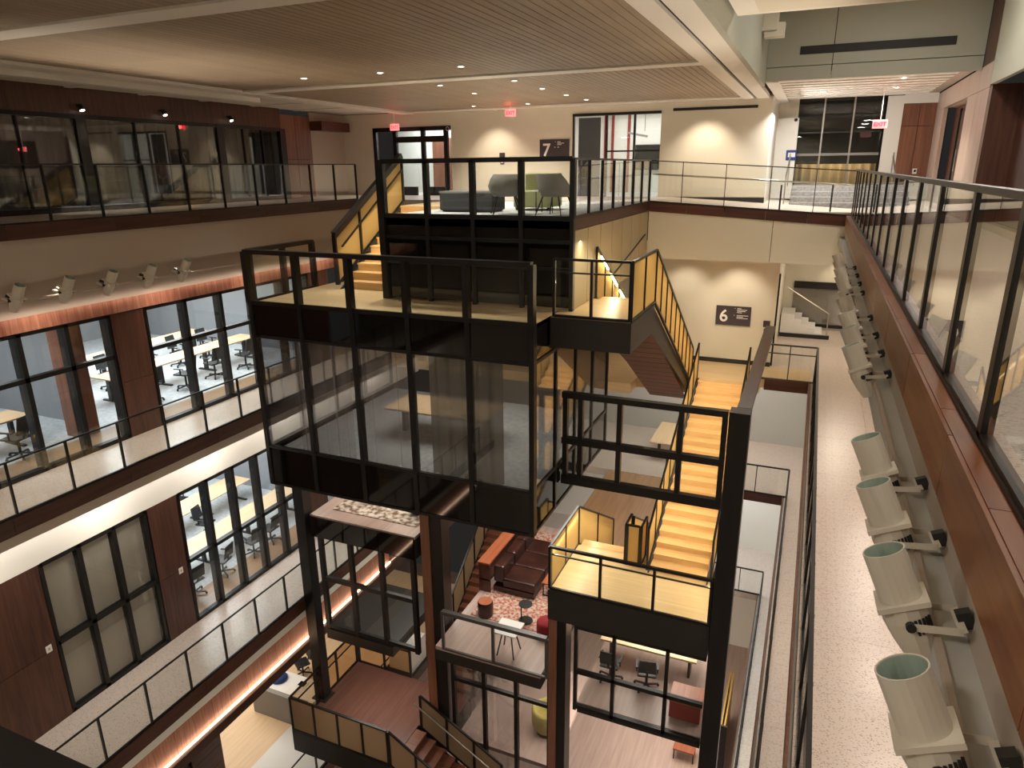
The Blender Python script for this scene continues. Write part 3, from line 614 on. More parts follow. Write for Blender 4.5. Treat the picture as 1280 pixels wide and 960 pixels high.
def gallery(x, F, y0, y1, lbl, yr):
    struct('floor', box(x-.11, 4.2, y0, y1, F-.35, F-.03), 'concrete', 'slab of the right %s floor gallery' % lbl, 'floor')
    t = thing('floor', (2, 10, F), 'pale speckled terrazzo tiles of the right %s floor gallery' % lbl, 'floor', kind='structure')
    nx, ny = (3, 20); w = (4.2-(x-.07))/nx; l = (y1-y0)/ny; src = None
    for i in range(nx):
        for j in range(ny):
            if src is None: src = part('tile', 'terrazzo', t, x-.07+.002, x-.07+w-.002, y0+.002, y0+l-.002, F-.03, F)
            else: c = src.copy(); COL.objects.link(c); c.location = (w*i, l*j, 0)
    fs = thing('wall_right_fascia', (x, 10, F), 'reddish wood edge band of the right %s floor gallery' % lbl, 'wall', kind='structure')
    run_panels(fs, 'wood_panel', 'red_oak_z', x-.14, x-.11, F-.34, F+.01, y0, yr, 11)
    railing((x, y0+.2, F), (x, yr, F), 18, 'long dark glass railing of the right %s floor gallery' % lbl, post_w=.03, rail_w=.05, rail_h=.04)
gallery(XR6, F6, -1, 21.3, 'sixth', 21.25); gallery(XR5, F5, -1, 24.4, 'fifth', 24.35); gallery(XR4, F4, -1, 26, 'fourth', 25.9)
struct('wall_right_lower', box(4.2, 4.4, -3, 30, F3, F7R-.3), 'cream_paint', 'cream wall along the right lower galleries', 'wall')
for y in range(2, 21, 3): area('gallery_downlight', (2.2, y, -1.95), (.3, .3), 34, (1, .86, .74))
for y in range(3, 25, 4): area('gallery_downlight', (2.0, y, F6-.45), (.3, .3), 40, (1, .9, .8)); area('gallery_downlight', (1.6, y, F5-.45), (.3, .3), 40, (.95, 1, .95))
# ---- back of levels six to three
struct('floor', G().box(-14.6, -4.5, YB, YW, F6-.3, F6).box(-4.5, XR6-.12, 21.3, YW, F6-.3, F6), 'oak_floor', 'pale floor of the sixth floor back corridor', 'floor')
struct('floor', G().box(-.85, 4.2, YW, 29, F6-.3, F6).box(XR6-.12, 4.2, 21.3, YW, F6-.3, F6), 'terrazzo', 'pale terrazzo floor of the sixth floor side corridor', 'floor')
b6 = thing('wall_back_six', (-3, YW, F6), 'cream painted wall carrying the six sign', 'wall', kind='structure')
part('wall_panel', 'cream_paint', b6, -14.6, -.85, YW, YW+.15, F6, -2.3); part('baseboard', 'baseboard', b6, -14.6, -.85, YW-.02, YW, F6, F6+.14)
part('return_panel', 'cream_paint', b6, -.98, -.85, YW+.15, 28.9, F6, -2.3); part('door_edge', 'black_steel', b6, -.88, -.80, YW+.15, YW+.3, F6, -3.2)
run_panels(b6, 'wood_panel', 'walnut_x', -.9, .34, F6-.34, F6, 21.26, 21.3, 1)
struct('wall_back_corridor', box(-.85, 4.2, 28.9, 29, F6, -2.3), 'cream_paint', 'cream wall at the end of the sixth floor corridor', 'wall')
railing((-1.0, 21.28, F6), (XR6, 21.28, F6), 2, 'short grey framed glass railing at the sixth floor void', mid=.8, post='grey_steel')
cs = thing('corridor_stair', (-.2, 27.5, F6), 'small white stair with dark skirting in the sixth floor corridor', 'stair')
for i in range(5): part('step', 'white_top', cs, -.8, .65-.25*i, 27.3, 28.6, F6+.17*i, F6+.17*(i+1))
part('skirting', 'baseboard', cs, -.8, .9, 27.2, 27.28, F6, F6+.14)
mk('handrail', G().tube((-.7, 27.25, F6+1.85), (.8, 27.25, F6+.95), .025, 8), 'stainless', cs); mk('handrail_post', G().tube((.8, 27.25, F6), (.8, 27.25, F6+.97), .02, 8), 'stainless', cs)
d = thing('window_9', (1.6, 28.85, F6), 'black framed internal window beside the small white stair', 'window', kind='structure')
part('frame', 'black_steel', d, -.5, 3.4, 28.8, 28.88, F6+.1, F6+.22); part('frame', 'black_steel', d, -.5, 3.4, 28.8, 28.88, F6+1.6, F6+1.85); part('mullion', 'black_steel', d, 1.4, 1.5, 28.8, 28.88, F6+.1, F6+1.8)
for xa, xb in ((-.5, 1.4), (1.5, 3.4)): part('glass_pane', 'dark_glass', d, xa, xb, 28.82, 28.832, F6+.22, F6+1.6)
for x, e in ((-3.6, 60), (-2.0, 80)): spot('wall_washer', (x, YW-1.2, -2.5), (x, YW, -5), e, WARM, 85, .8)
spot('wall_washer', (1.6, 28.0, -2.5), (1.6, 28.9, -5), 70, WARM, 80, .5); area('corridor_light', (1.5, 25, -2.45), (1, 3), 60, WARM)
struct('floor', G().box(-13.8, XR5-.12, 24.4, 29.5, F5-.3, F5).box(XR5-.12, 4.2, 24.4, 29.5, F5-.3, F5).box(-13.8, -9.1, YB, 24.4, F5-.3, F5), 'terrazzo', 'pale terrazzo floor at the back of the fifth floor', 'floor')
struct('wall_back_five', G().box(-13.8, 4.2, 29.5, 29.6, F5, F6-.3), 'grey_paint', 'grey wall at the back of the fifth floor', 'wall')
run_panels(thing('wall_back_fascia_five', (-1, 24.4, F5), 'dark walnut edge band at the back of the fifth floor void', 'wall', kind='structure'), 'wood_panel', 'walnut_x', -4.2, .05, F5-.34, F5, 24.36, 24.4, 1)
railing((-4.2, 24.38, F5), (XR5, 24.38, F5), 4, 'thin black railing at the back of the fifth floor void')
struct('floor', box(-11.4, 4.2, 26, 29.6, F4-.3, F4), 'terrazzo', 'pale terrazzo floor at the back of the fourth floor', 'floor')
struct('wall_back_lower', box(-13.8, 4.2, 29.5, 29.6, F3, F5-.3), 'white_paint', 'pale wall at the back of the lower floors', 'wall')
railing((-3, 25.98, F4), (XR4, 25.98, F4), 3, 'thin black railing at the back of the fourth floor void')
area('back_light', (-3, 27, F6-.4), (6, 2), 120, NEUT); area('back_light', (-3, 27.5, F5-.4), (6, 2), 120, COOL)
g = thing('gold_screen', (-.9, 24, F3), 'narrow gold lit screen standing on the ground floor', 'screen')
for k in range(2): part('leaf', 'gold_panel', g, -1.2+k*.12, -1.14+k*.12, 21.5, 24.5, F3, F3+2.4)
part('frame', 'black_steel', g, -1.3, -.95, 21.4, 21.48, F3, F3+2.45); area('ground_light', (-3, 22, F4-.4), (3, 3), 160, WARM)

# added fill lights over the right gallery and the front gallery, wall behind the viewpoint
for y in (3, 7, 10.5): area('bay_fill', (1.9, y, 2.12), (.4, .4), 42, NEUT)  # fill added to brighten the right fascia and gallery floor from above
area('bay_fill', (1.2, 15.5, 3.6), (.5, .5), 80, NEUT)  # same added fill for the far end of the bay
for x in (-12, -8.5, -5, -1.8): area('front_fill', (x, -1.3, ZC-.1), (.5, .5), 60, NEUT)  # unseen fill added behind the viewpoint to lift the ambient light
struct('wall_front', box(-25, 4.4, -3.2, -3, F3, 3.9), 'cream_paint', 'cream wall behind the gallery the view is taken from', 'wall')
# front gallery edge that the photographer stands behind
struct('floor', box(-13.5, -1.1, -3, .72, F7R-.2, F7R), 'black_steel', 'black steel edge of the gallery the view is taken from', 'floor')

# ================================================================ the stacked stair tower
veil('tan_veil', '#b39a7c', .9)
M65, M55, M45 = -2.68, -9.17, -14.67
P7L, P7R, P7Y = -8.35, -4.2, 12.7
# ---- lounge platform on level seven
pl = thing('lounge_platform', (-6.3, 16, F7-.3), 'carpeted lounge platform bridging out from the seventh floor', 'platform')
mk('deck', G().box(P7L, P7R, P7Y, YB-.06, F7-.2, F7-.005), 'carpet_grey', pl)
mk('stair_head_deck', box(-10.2, P7L-.01, 16.4, YB-.06, F7-.2, F7-.005), 'oak_floor', None, 'oak deck at the head of the upper oak stair', 'landing')
xs = [P7L+(P7R-P7L)*k/4 for k in range(5)]
for k in range(4):
    for za, zb in ((F7-.42, F7-.02), (F7-.95, F7-.45), (M65+.05, F7-.98)):
        part('spandrel_panel', 'spandrel', pl, xs[k]+.03, xs[k+1]-.03, P7Y, P7Y+.03, za, zb)
for x in xs: part('mullion', 'black_steel', pl, x-.04, x+.04, P7Y-.05, P7Y+.06, M65, F7)
for z in (F7-.02, F7-.44, F7-.96): part('transom', 'black_steel', pl, P7L, P7R, P7Y-.04, P7Y+.03, z-.03, z+.03)
n = 7
for k in range(n):
    ya, yb = P7Y+.1+(YB-.2-P7Y)*k/n, P7Y+.1+(YB-.2-P7Y)*(k+1)/n
    part('side_panel', 'tan_panel', pl, P7R-.04, P7R, ya+.012, yb-.012, M65+.01, F7-.24)
part('edge_band', 'walnut_y', pl, P7R-.03, P7R+.02, P7Y, YB-.06, F7-.22, F7)
mk('diagonal_trim', G().beam((P7R+.01, 14.0, -2.75), (P7R+.01, 18.9, -1.75), .03, .03), 'black_steel', pl)
part('inner_wall', 'spandrel', pl, P7L, P7L+.05, P7Y+.1, 16.3, M65, F7-.2)
railing((P7L, P7Y, F7), (P7R, P7Y, F7), 4, 'heavy black framed glass railing along the lounge platform front', post_w=.1, post_d=.12, rail_w=.12, rail_h=.09, pane_lift=.05)
railing((P7R, P7Y+.1, F7), (P7R, YB-.1, F7), 7, 'black framed glass railing along the lounge platform side', post_w=.03, rail_w=.05, rail_h=.04)
mk('corner_post', box(P7L-.12, P7L+.03, P7Y-.07, P7Y+.1, M65, F7+1.1), 'black_steel', None, 'thick black corner post at the lounge platform stair side', 'post')

# ---- landing 6.5: oak deck on top of the dark glass box
BX0, BX1, BY0, BY1 = -10.9, -4.45, 11.25, 16.4
ld = thing('oak_landing', (-7.7, 12.2, M65-.1), 'oak landing deck on top of the dark glass box', 'landing')
g = G().box(BX0+.05, BX1, BY0+.05, 13.35, M65-.1, M65).box(BX0+.05, P7L-.1, 13.35, 14.2, M65-.1, M65)
mk('deck', g, 'oak_floor', ld)
railing((BX0, BY0, M65), (BX1, BY0, M65), 5, 'heavy black framed glass railing along the oak landing front', post_w=.11, post_d=.16, rail_w=.15, rail_h=.09, pane_lift=.04)
railing((BX0, 13.4, M65), (BX0, BY0+.1, M65), 2, 'black framed glass railing on the outer side of the oak landing', post_w=.1, post_d=.12, rail_w=.15, rail_h=.09)
flight((13.4, M65), 2.95, F7-M65, 10, -10.05, -8.6, '+y', 'oak stair climbing from the oak landing to the seventh floor')
railing((-10.15, 13.3, M65+.1), (-10.15, 16.35, F7+.1), 3, 'sloping black railing with glowing panels beside the upper oak stair', h=1.15, pane='frost', post_w=.05, post_d=.1, rail_w=.12, rail_h=.14)
mk('stair_handrail', G().beam((-10.02, 13.4, M65+.98), (-10.02, 16.2, F7+.92), .04, .03), 'black_steel', None, 'thin black handrail inside the upper oak stair railing', 'handrail')
railing((-8.5, 13.36, M65), (-8.5, 13.85, M65+.3), 1, 'short black railing at the foot of the upper oak stair', h=1.0, post_w=.07)

# ---- dark glass box on level six
bx = thing('glass_box_room', ((BX0+BX1)/2, 13.5, F6-.8), 'dark curtained glass box room hanging in the atrium', 'room')
part('roof_slab', 'dark_steel', bx, BX0+.06, BX1-.06, BY0+.06, BY1, M65-.5, M65-.1); part('floor_slab', 'dark_steel', bx, BX0+.06, BX1-.06, BY0+.06, BY1, F6-.6, F6-.02)
part('floor_finish', 'carpet_grey', bx, BX0+.1, BX1-.1, BY0+.1, BY1, F6-.02, F6)
nx = 5; w = (BX1-BX0)/nx
rows = ((M65-.72, M65-.02, 'spandrel'), (F6+.16, M65-.76, 'dark_glass'), (F6-.76, F6+.12, 'spandrel'))
for k in range(nx):
    for za, zb, m in rows: part('glass_pane' if m == 'dark_glass' else 'spandrel_panel', m, bx, BX0+w*k+.04, BX0+w*(k+1)-.04, BY0+.0, BY0+.015, za, zb)
for k in range(nx+1): part('mullion', 'black_steel', bx, BX0+w*k-.05, BX0+w*k+.05, BY0-.03, BY0+.12, F6-.8, M65)
for z in (M65-.02, M65-.74, F6+.14, F6-.78): part('transom', 'black_steel', bx, BX0, BX1, BY0-.02, BY0+.06, z-.03, z+.03)
ny = 4; wy = (BY1-BY0)/ny
for X, s in ((BX0, 1), (BX1, -1)):
    for k in range(ny):
        for za, zb, m in rows: part('glass_pane' if m == 'dark_glass' else 'spandrel_panel', m, bx, X, X+s*.015, BY0+wy*k+.04, BY0+wy*(k+1)-.04, za, zb)
    for k in range(1, ny+1): part('mullion', 'black_steel', bx, X-.03, X+.03, BY0+wy*k-.04, BY0+wy*k+.04, F6-.8, M65)
    for z in (M65-.74, F6+.14, F6-.78): part('transom', 'black_steel', bx, X-.025, X+.025, BY0, BY1, z-.03, z+.03)
def drape(xa, xb, y, za, zb, m, label, group, amp=.05, ax='x'):
    n_ = int(abs(xb-xa)/.04); v = []
    for s_ in range(n_+1):
        u = xa+(xb-xa)*s_/n_; o = y+amp*math.sin(s_*.85)+amp*.4*math.sin(s_*.31+1)
        v += [(u, o, za), (u, o, zb)] if ax == 'x' else [(o, u, za), (o, u, zb)]
    return mk('curtain', G().add(v, [(2*s_, 2*s_+2, 2*s_+3, 2*s_+1) for s_ in range(n_)]), m, None, label, 'curtain', group, smooth=True)
drape(-10.2, -8.7, BY0+.3, F6+.02, M65-.6, 'sheer', 'sheer curtain drawn along the front glass of the dark box', 'sheer curtains of the dark box', amp=.085)
drape(-8.6, -7.1, BY0+.3, F6+.02, M65-.6, 'sheer', 'sheer curtain drawn along the front glass of the dark box', 'sheer curtains of the dark box', amp=.085)
drape(-6.8, -5.2, BY0+.32, F6+.02, M65-.6, 'curtain', 'dense grey curtain beside the box corner', None)
t = thing('meeting_table', (-7.6, 13.6, F6), 'oak meeting table inside the dark glass box', 'table')
part('table_top', 'table_oak', t, -8.9, -6.3, 13.0, 14.2, F6+.70, F6+.74)
for x in (-8.7, -6.5): part('leg', 'black_steel', t, x-.04, x+.04, 13.5, 13.7, F6, F6+.70)
area('box_light', (-7.6, 13.8, M65-.6), (3, 2), 60, NEUT)

# ---- pod and flight from landing 6.5 to level six
pd = thing('oak_landing', (-3.6, 13, M65-.6), 'oak landing in a black steel tray before the sixth floor flight', 'landing')
part('deck', 'oak_floor', pd, BX1+.03, -2.9, 12.15, 14.15, M65-.03, M65); part('tray', 'dark_steel', pd, BX1+.03, -2.86, 12.11, 14.12, M65-.6, M65-.03)
railing((BX1+.1, 12.13, M65), (-2.9, 12.13, M65), 2, 'black framed glass railing at the front of the black steel tray', post_w=.05, mid=.82, rail_w=.06)
railing((-2.88, 12.13, M65), (-2.88, 14.15, M65), 2, 'short black railing with glowing panels beside the steel tray', pane='frost', post_w=.03)
flight((20.0, F6), 5.85, M65-F6, 20, -4.06, -2.98, '-y', 'oak stair with walnut soffit dropping from the steel tray to the sixth floor', soffit='walnut_x', depth=.62)
railing((-2.88, 14.15, M65), (-2.88, 20.0, F6), 9, 'long sloping railing with glowing amber panels on the outer side of the sixth floor flight', pane='frost', post_w=.025, post_d=.05, rail_h=.05)
railing((-4.145, 14.2, M65), (-4.145, 20.0, F6), 9, 'sloping railing with glowing panels on the inner side of the sixth floor flight', pane='frost', post_w=.025, post_d=.05)
t = thing('led_handrail', (-4.35, 17, -4), 'bright dashed light bar under the inner handrail of the sixth floor flight', 'light')
for k in range(7):
    a, b = k/7+.01, (k+1)/7-.03
    mk('light_bar', G().beam((-4.07, 14.2+5.8*a, M65+.92-3.44*a), (-4.07, 14.2+5.8*b, M65+.92-3.44*b), .03, .025), 'led_stair', t)

# ---- sixth floor landing and flight to landing 5.5
mk('oak_bridge', G().box(-4.5, -2.9, 20.02, 21.3, F6-.3, F6).box(-2.9, -1.0, 20.68, 21.3, F6-.3, F6), 'oak_floor', None, 'oak floored bridge at the top of the long oak flight', 'landing')
CX0, CX1 = -2.72, -1.42
flight((14.5, M55), 6.15, F6-M55, 20, CX0, CX1, '+y', 'long oak flight from the sixth floor down to the lit amber landing')
railing((CX0-.08, 14.5, M55), (CX0-.08, 20.65, F6), 8, 'sloping railing with glowing panels on the inner side of the long oak flight', pane='frost', post_w=.03, post_d=.05)
railing((CX1+.085, 14.55, M55), (CX1+.085, 20.65, F6), 8, 'sloping railing with glowing panels on the outer side of the long oak flight', pane='frost', post_w=.03, post_d=.05)
# landing 5.5
lm = thing('oak_landing', (-2.9, 13.8, M55-.8), 'amber lit oak landing in a deep black steel tray', 'landing')
part('deck', 'oak_floor', lm, -4.7, -1.15, 12.95, 15.0, M55-.03, M55); part('tray', 'dark_steel', lm, -4.72, -1.12, 12.9, 15.02, M55-.82, M55-.03)
railing((-4.68, 12.92, M55), (-1.15, 12.92, M55), 3, 'black framed glass railing along the front of the amber landing', post_w=.06, mid=.85, rail_w=.07, rail_h=.06)
railing((-4.68, 15.0, M55), (-4.68, 12.98, M55), 2, 'black railing with glowing panels on the left of the amber landing', pane='frost', post_w=.04)
railing((-1.14, 12.98, M55), (-1.14, 14.5, M55), 1, 'black railing with glowing panel on the right of the amber landing', pane='frost', post_w=.04)
for xa, l in ((-3.35, 'short glowing newel panel beside the fifth floor flight'), (-2.98, 'short glowing newel panel beside the long oak flight')): railing((xa, 14.55, M55), (xa, 15.1, M55), 1, l, pane='frost', post_w=.05)
railing((-3.31, 14.55, M55), (-3.02, 14.55, M55), 1, 'narrow glowing newel end panel facing the amber landing', pane='frost', post_w=.04)
flight((18.6, F5), 3.6, M55-F5, 13, -4.6, -3.4, '-y', 'oak flight dropping away from the amber landing to the fifth floor', depth=.5)
railing((-3.31, 15.16, M55-.09), (-3.31, 18.6, F5), 2, 'sloping railing with glowing panels on the right of the fifth floor flight', pane='frost', post_w=.03)
railing((-4.69, 15.07, M55-.04), (-4.69, 18.6, F5), 2, 'sloping railing with glowing panels on the left of the fifth floor flight', pane='frost', post_w=.03)
mk('wood_bridge', box(-6.4, -3.2, 18.6, 24.33, F5-.3, F5), 'bridge_floor', None, 'brown plank bridge floor behind the amber landing', 'floor')
# amber light on the stairs
def flight_light(x, y0, z0, y1, z1, e, ang=0):
    a, b = Vector((x, y0, z0)), Vector((x, y1, z1)); d = (b-a); L = d.length
    o = area('handrail_glow', ((a+b)/2), (L, .05), e, AMBER); zz = -Vector((math.sin(ang), 0, -math.cos(ang)))
    xa = d.normalized(); za = Vector((math.sin(ang), 0, math.cos(ang))); ya = za.cross(xa).normalized(); za = xa.cross(ya)
    m = Matrix((xa, ya, za)).transposed().to_4x4(); m.translation = o.location; o.matrix_world = m
flight_light(-9.95, 13.4, M65+1.0, 16.2, F7+1.0, 17.712, -.5)
flight_light(-4.04, 14.3, M65+1.0, 19.8, F6+1.0, 20.664, -.6); flight_light(-3.0, 14.3, M65+1.0, 19.8, F6+1.0, 20.664, .6)
flight_light(CX0+.05, 14.5, M55+1.0, 20.4, F6+1.0, 26.568, -.55); flight_light(CX1-.02, 14.5, M55+1.0, 20.4, F6+1.0, 26.568, .55)
flight_light(-4.6, 13.0, M55+.95, 14.9, M55+.95, 11.808, -.5); flight_light(-1.2, 13.0, M55+.95, 14.4, M55+.95, 8.856, .5)
flight_light(-4.5, 15.2, M55+.9, 18.4, F5+1.0, 11.808, -.5)
area('tray_glow', (-3.7, 13.2, M65+1.3), (1.3, .05), 11, AMBER); area('landing_glow', (-3, 13.9, M65-.65), (1.4, 1), 8, AMBER)

# ---- glazed screen and big columns
fr = thing('glazed_screen', (-2.6, 12.9, F6-.4), 'black framed glass screen standing beside the dark box', 'screen')
SX = [-4.35, -4.02, -3.2, -1.98, -1.17]
for x in SX: part('mullion', 'black_steel', fr, x-.05, x+.05, 12.85, 12.97, F6-.32, -4.42)
for z, h_ in ((-4.47, .06), (-5.47, .07), (-6.36, .10)): part('transom', 'black_steel', fr, -4.42, -1.12, 12.84, 12.98, z-h_, z+h_)
part('light_line', 'led_stair', fr, -4.0, -1.15, 12.99, 13.01, -6.42, -6.40)
for k in range(4):
    for za, zb in ((-5.4, -4.53), (-6.26, -5.54)): part('glass_pane', 'clear_glass', fr, SX[k]+.05, SX[k+1]-.05, 12.9, 12.912, za, zb)
part('top_beam', 'grey_steel', fr, -1.0, -.74, 13.22, 20.9, -4.55, -4.42)
def column(xa, xb, ya, yb, z0, z1, label, face=None):
    t = thing('steel_column', ((xa+xb)/2, (ya+yb)/2, z0), label, 'column'); part('shaft', 'black_steel', t, xa, xb, ya, yb, z0, z1)
    part('base_plate', 'dark_steel', t, xa-.08, xb+.08, ya-.08, yb+.08, z0, z0+.03)
    if face: part('wood_face', 'red_oak_z', t, face[0], face[1], ya-.03, ya-.002, z0+.03, z1)
column(-1.1, -.72, 12.85, 13.2, F3, -4.42, 'wide black steel column at the right end of the glazed screen')
column(-8.22, -7.62, 13.2, 13.6, M45, F6-.8, 'black column with a reddish wood strip left of the leather sofa', (-8.2, -7.95))
column(-4.72, -4.28, 12.95, 13.35, F3, M55-.82, 'black column with a reddish wood strip under the amber landing', (-4.7, -4.5))
column(-11.88, -11.56, 12.9, 13.2, M45, F6-.8, 'black column at the outer corner of the rug mezzanine')

# ---- rug mezzanine and glazed room under the box
mz = thing('mezzanine', (-9.8, 15, -9.4), 'small mezzanine floor with a patterned rug below the dark box', 'mezzanine')
part('deck', 'pink_floor', mz, -11.5, -8.3, 13.05, 18.5, -8.8, -8.72); part('slab', 'dark_steel', mz, -11.5, -8.3, 13.05, 18.5, -9.36, -8.8)
for k in range(3): part('spandrel_panel', 'spandrel', mz, -11.48+k*1.06, -10.44+k*1.06, 13.0, 13.04, -9.34, -8.76)
mk('rug', box(-11.1, -8.5, 13.5, 17.5, -8.72, -8.70), 'rug_white', None, 'white and brown patterned rug on the mezzanine', 'rug')
for k, (x, y) in enumerate(((-10.4, 14.4), (-9.3, 14.9), (-8.85, 14.2))):
    t = thing('low_stool', (x, y, -8.70), 'low brown upholstered stool on the patterned rug', 'stool', 'stools on the mezzanine rug')
    mk('seat', G().lathe([(0, .42), (.24, .42), (.27, .38), (.26, .1), (.2, .06), (0, .06)], (x, y, -8.70), 14), 'leather', t, smooth=True)
    mk('foot', G().lathe([(0, 0), (.17, 0), (.17, .06), (0, .06)], (x, y, -8.70), 14), 'black_steel', t)
t = thing('glazed_room', (-9.8, 13.1, -12.5), 'black framed glazed room below the rug mezzanine', 'room')
for x in (-11.25, -10.3, -9.35, -8.4): part('mullion', 'black_steel', t, x-.06, x+.06, 13.02, 13.14, -12.2, -9.36)
for z in (-10.6, -12.1): part('transom', 'black_steel', t, -11.3, -8.35, 13.03, 13.13, z-.06, z+.06)
part('floor_slab', 'dark_steel', t, -11.3, -9.15, 13.0, 15.5, -12.5, -12.2)
for a, b in ((-11.19, -10.36), (-10.24, -9.41), (-9.29, -8.46)):
    for za, zb in ((-12.0, -10.68), (-10.52, -9.42)): part('glass_pane', 'clear_glass', t, a, b, 13.07, 13.082, za, zb)
area('mezzanine_light', (-9.6, 15, F6-.85), (2, 2), 45, WARM); area('room_light', (-9.6, 15.5, -9.45), (2, 2), 45, NEUT)

# ---- fifth floor lounge
lg = thing('lounge_floor', (-6, 16, F5-.3), 'wood lounge floor with a red patterned rug on the fifth floor', 'floor')
part('deck', 'pink_floor', lg, -7.55, -4.76, 12.55, 19.2, F5-.1, F5); part('slab', 'dark_steel', lg, -7.55, -4.76, 12.55, 19.2, F5-.4, F5-.1)
railing((-7.3, 12.52, F5), (-4.6, 12.52, F5), 2, 'heavy dark framed glass railing along the lounge front', post_w=.07, rail_w=.12, rail_h=.09, post='grey_steel')
mk('rug', box(-7.3, -4.78, 14.0, 18.8, F5, F5+.015), 'rug_red', None, 'worn red and cream patterned rug under the leather sofa', 'rug')
def P5(px, py, h=0): return onZ(px, py, F5+.015+h)
so = thing('leather_sofa', (-6.2, 16.5, F5+.015), 'dark brown leather three seat sofa with a wood console behind', 'sofa'); z0 = F5+.015
a = P5(610, 765); sx0, sy0 = -6.9, 15.2
for k in range(3): part('seat_cushion', 'leather', so, sx0, sx0+.95, sy0+k*.8+.01, sy0+k*.8+.79, z0+.18, z0+.46, bevel=.05)
for k in range(3): part('back_cushion', 'leather', so, sx0-.28, sx0+.04, sy0+k*.8+.01, sy0+k*.8+.79, z0+.3, z0+.82, bevel=.06)
part('base', 'leather', so, sx0-.28, sx0+.93, sy0, sy0+2.4, z0+.05, z0+.18)
for x in (sx0-.2, sx0+.85):
    for y in (sy0+.1, sy0+2.3): part('foot', 'black_steel', so, x-.03, x+.03, y-.03, y+.03, z0, z0+.05)
t = thing('console_table', (sx0-.5, sy0+1.2, z0), 'long rosewood topped console behind the leather sofa', 'table')
part('top', 'rosewood_y', t, sx0-.68, sx0-.32, sy0-.15, sy0+2.6, z0+.88, z0+.93); part('shelf', 'walnut_y', t, sx0-.66, sx0-.34, sy0-.1, sy0+2.55, z0+.35, z0+.39)
for y in (sy0-.1, sy0+2.5): part('side_panel', 'walnut_z', t, sx0-.67, sx0-.33, y, y+.05, z0, z0+.88)
t = thing('coffee_table', (-5.5, 16.2, z0), 'rosewood slatted coffee table with a black wire frame', 'table')
for k in range(5): part('slat', 'rosewood_y', t, -5.85+k*.14, -5.715+k*.14, 15.5, 16.9, z0+.37, z0+.41)
for x in (-5.82, -5.18):
    for y in (15.55, 16.85): part('leg', 'black_steel', t, x-.012, x+.012, y-.012, y+.012, z0, z0+.37)
for y in (15.55, 16.85): part('foot_bar', 'black_steel', t, -5.82, -5.18, y-.012, y+.012, z0, z0+.02)
q = P5(607, 768); t = thing('drum_stool', q, 'round brown leather drum stool beside the sofa', 'stool')
mk('drum', G().lathe([(0, 0), (.2, 0), (.21, .03), (.21, .38), (.19, .42)], q, 18), 'leather', t, smooth=True); mk('top', G().lathe([(.19, .42), (.0, .43)], q, 18), 'rosewood_y', t)
q = P5(657, 776); t = thing('side_table', q, 'slim black disc side table near the coffee table', 'table')
mk('base', G().lathe([(0, 0), (.19, 0), (.19, .02), (0, .02)], q, 18), 'black_steel', t); mk('stem', G().tube(q+Vector((-.12, 0, .02)), q+Vector((-.12, 0, .5)), .018, 8), 'black_steel', t)
mk('disc', G().lathe([(0, .5), (.18, .5), (.18, .52), (0, .52)], q, 18), 'black_steel', t)
q = P5(684, 793); q.x = min(q.x, -5.08); t = thing('pouf', q, 'round red cloth pouf beside the wood faced column', 'pouf')
mk('body', G().lathe([(0, 0), (.24, 0), (.27, .05), (.27, .36), (.22, .42), (0, .43)], q, 18), 'red_cloth', t, smooth=True); mk('seam', G().lathe([(.272, .2), (.278, .21), (.272, .22)], q, 18), 'leather', t)
q = onZ(636, 815, F5); t = thing('small_table', q, 'small square white table on splayed dark legs', 'table')
part('top', 'white_top', t, q.x-.3, q.x+.3, q.y-.3, q.y+.3, F5+.68, F5+.71)
for sx in (-1, 1):
    for sy in (-1, 1): mk('leg', G().tube((q.x+sx*.22, q.y+sy*.22, F5), (q.x+sx*.1, q.y+sy*.1, F5+.68), .018, 8), 'black_steel', t)
area('lounge_light', (-6, 16, F6-.9), (2, 3), 130, NEUT)
# dark stair from level five to landing 4.5
flight((14.7, M45), 4.6, F5-M45, 20, -9.0, -7.75, '+y', 'dark oak stair climbing beside the lounge to the fifth floor', tread_m='dark_oak_x', stringer_m='black_steel')
railing((-9.06, 14.7, M45), (-9.06, 19.3, F5), 6, 'sloping black railing with tan panels outside the dark oak stair', pane='tan_veil', post_w=.05)
railing((-7.625, 14.74, M45), (-7.625, 19.3, F5), 6, 'sloping heavy black railing between the dark oak stair and the lounge', post_w=.1, rail_w=.12, rail_h=.1)
# landing 4.5
l4 = thing('wood_landing', (-10, 13.2, M45-.75), 'dark wood landing in a black steel tray low in the tower', 'landing')
mk('deck', G().box(-11.65, -8.58, 11.75, 14.7, M45-.03, M45).box(-8.58, -7.75, 13.15, 14.7, M45-.03, M45), 'brown_floor', l4); mk('tray', G().box(-11.72, -8.58, 11.68, 14.72, M45-.7, M45-.03).box(-8.58, -7.75, 13.15, 14.72, M45-.7, M45-.03), 'dark_steel', l4)
railing((-11.68, 11.7, M45), (-8.6, 11.7, M45), 4, 'black railing with tan panels along the dark wood landing front', pane='tan_veil', post_w=.05, rail_w=.06)
railing((-11.68, 14.68, M45), (-11.68, 11.75, M45), 3, 'black railing with tinted glass on the outer side of the dark wood landing', pane='bronze_glass', post_w=.05, mid=.85)
railing((-11.6, 14.7, M45), (-9.75, 14.7, M45), 2, 'black railing at the back of the dark wood landing', pane='bronze_glass', post_w=.06, mid=.85)
part('back_ledge', 'dark_steel', l4, -10.7, -9.7, 14.72, 15.8, M45-.3, M45)
mk('white_plinth', box(-10.6, -9.8, 14.85, 15.7, M45, M45+.85), 'white_top', None, 'white boxed plinth behind the dark wood landing', 'plinth')
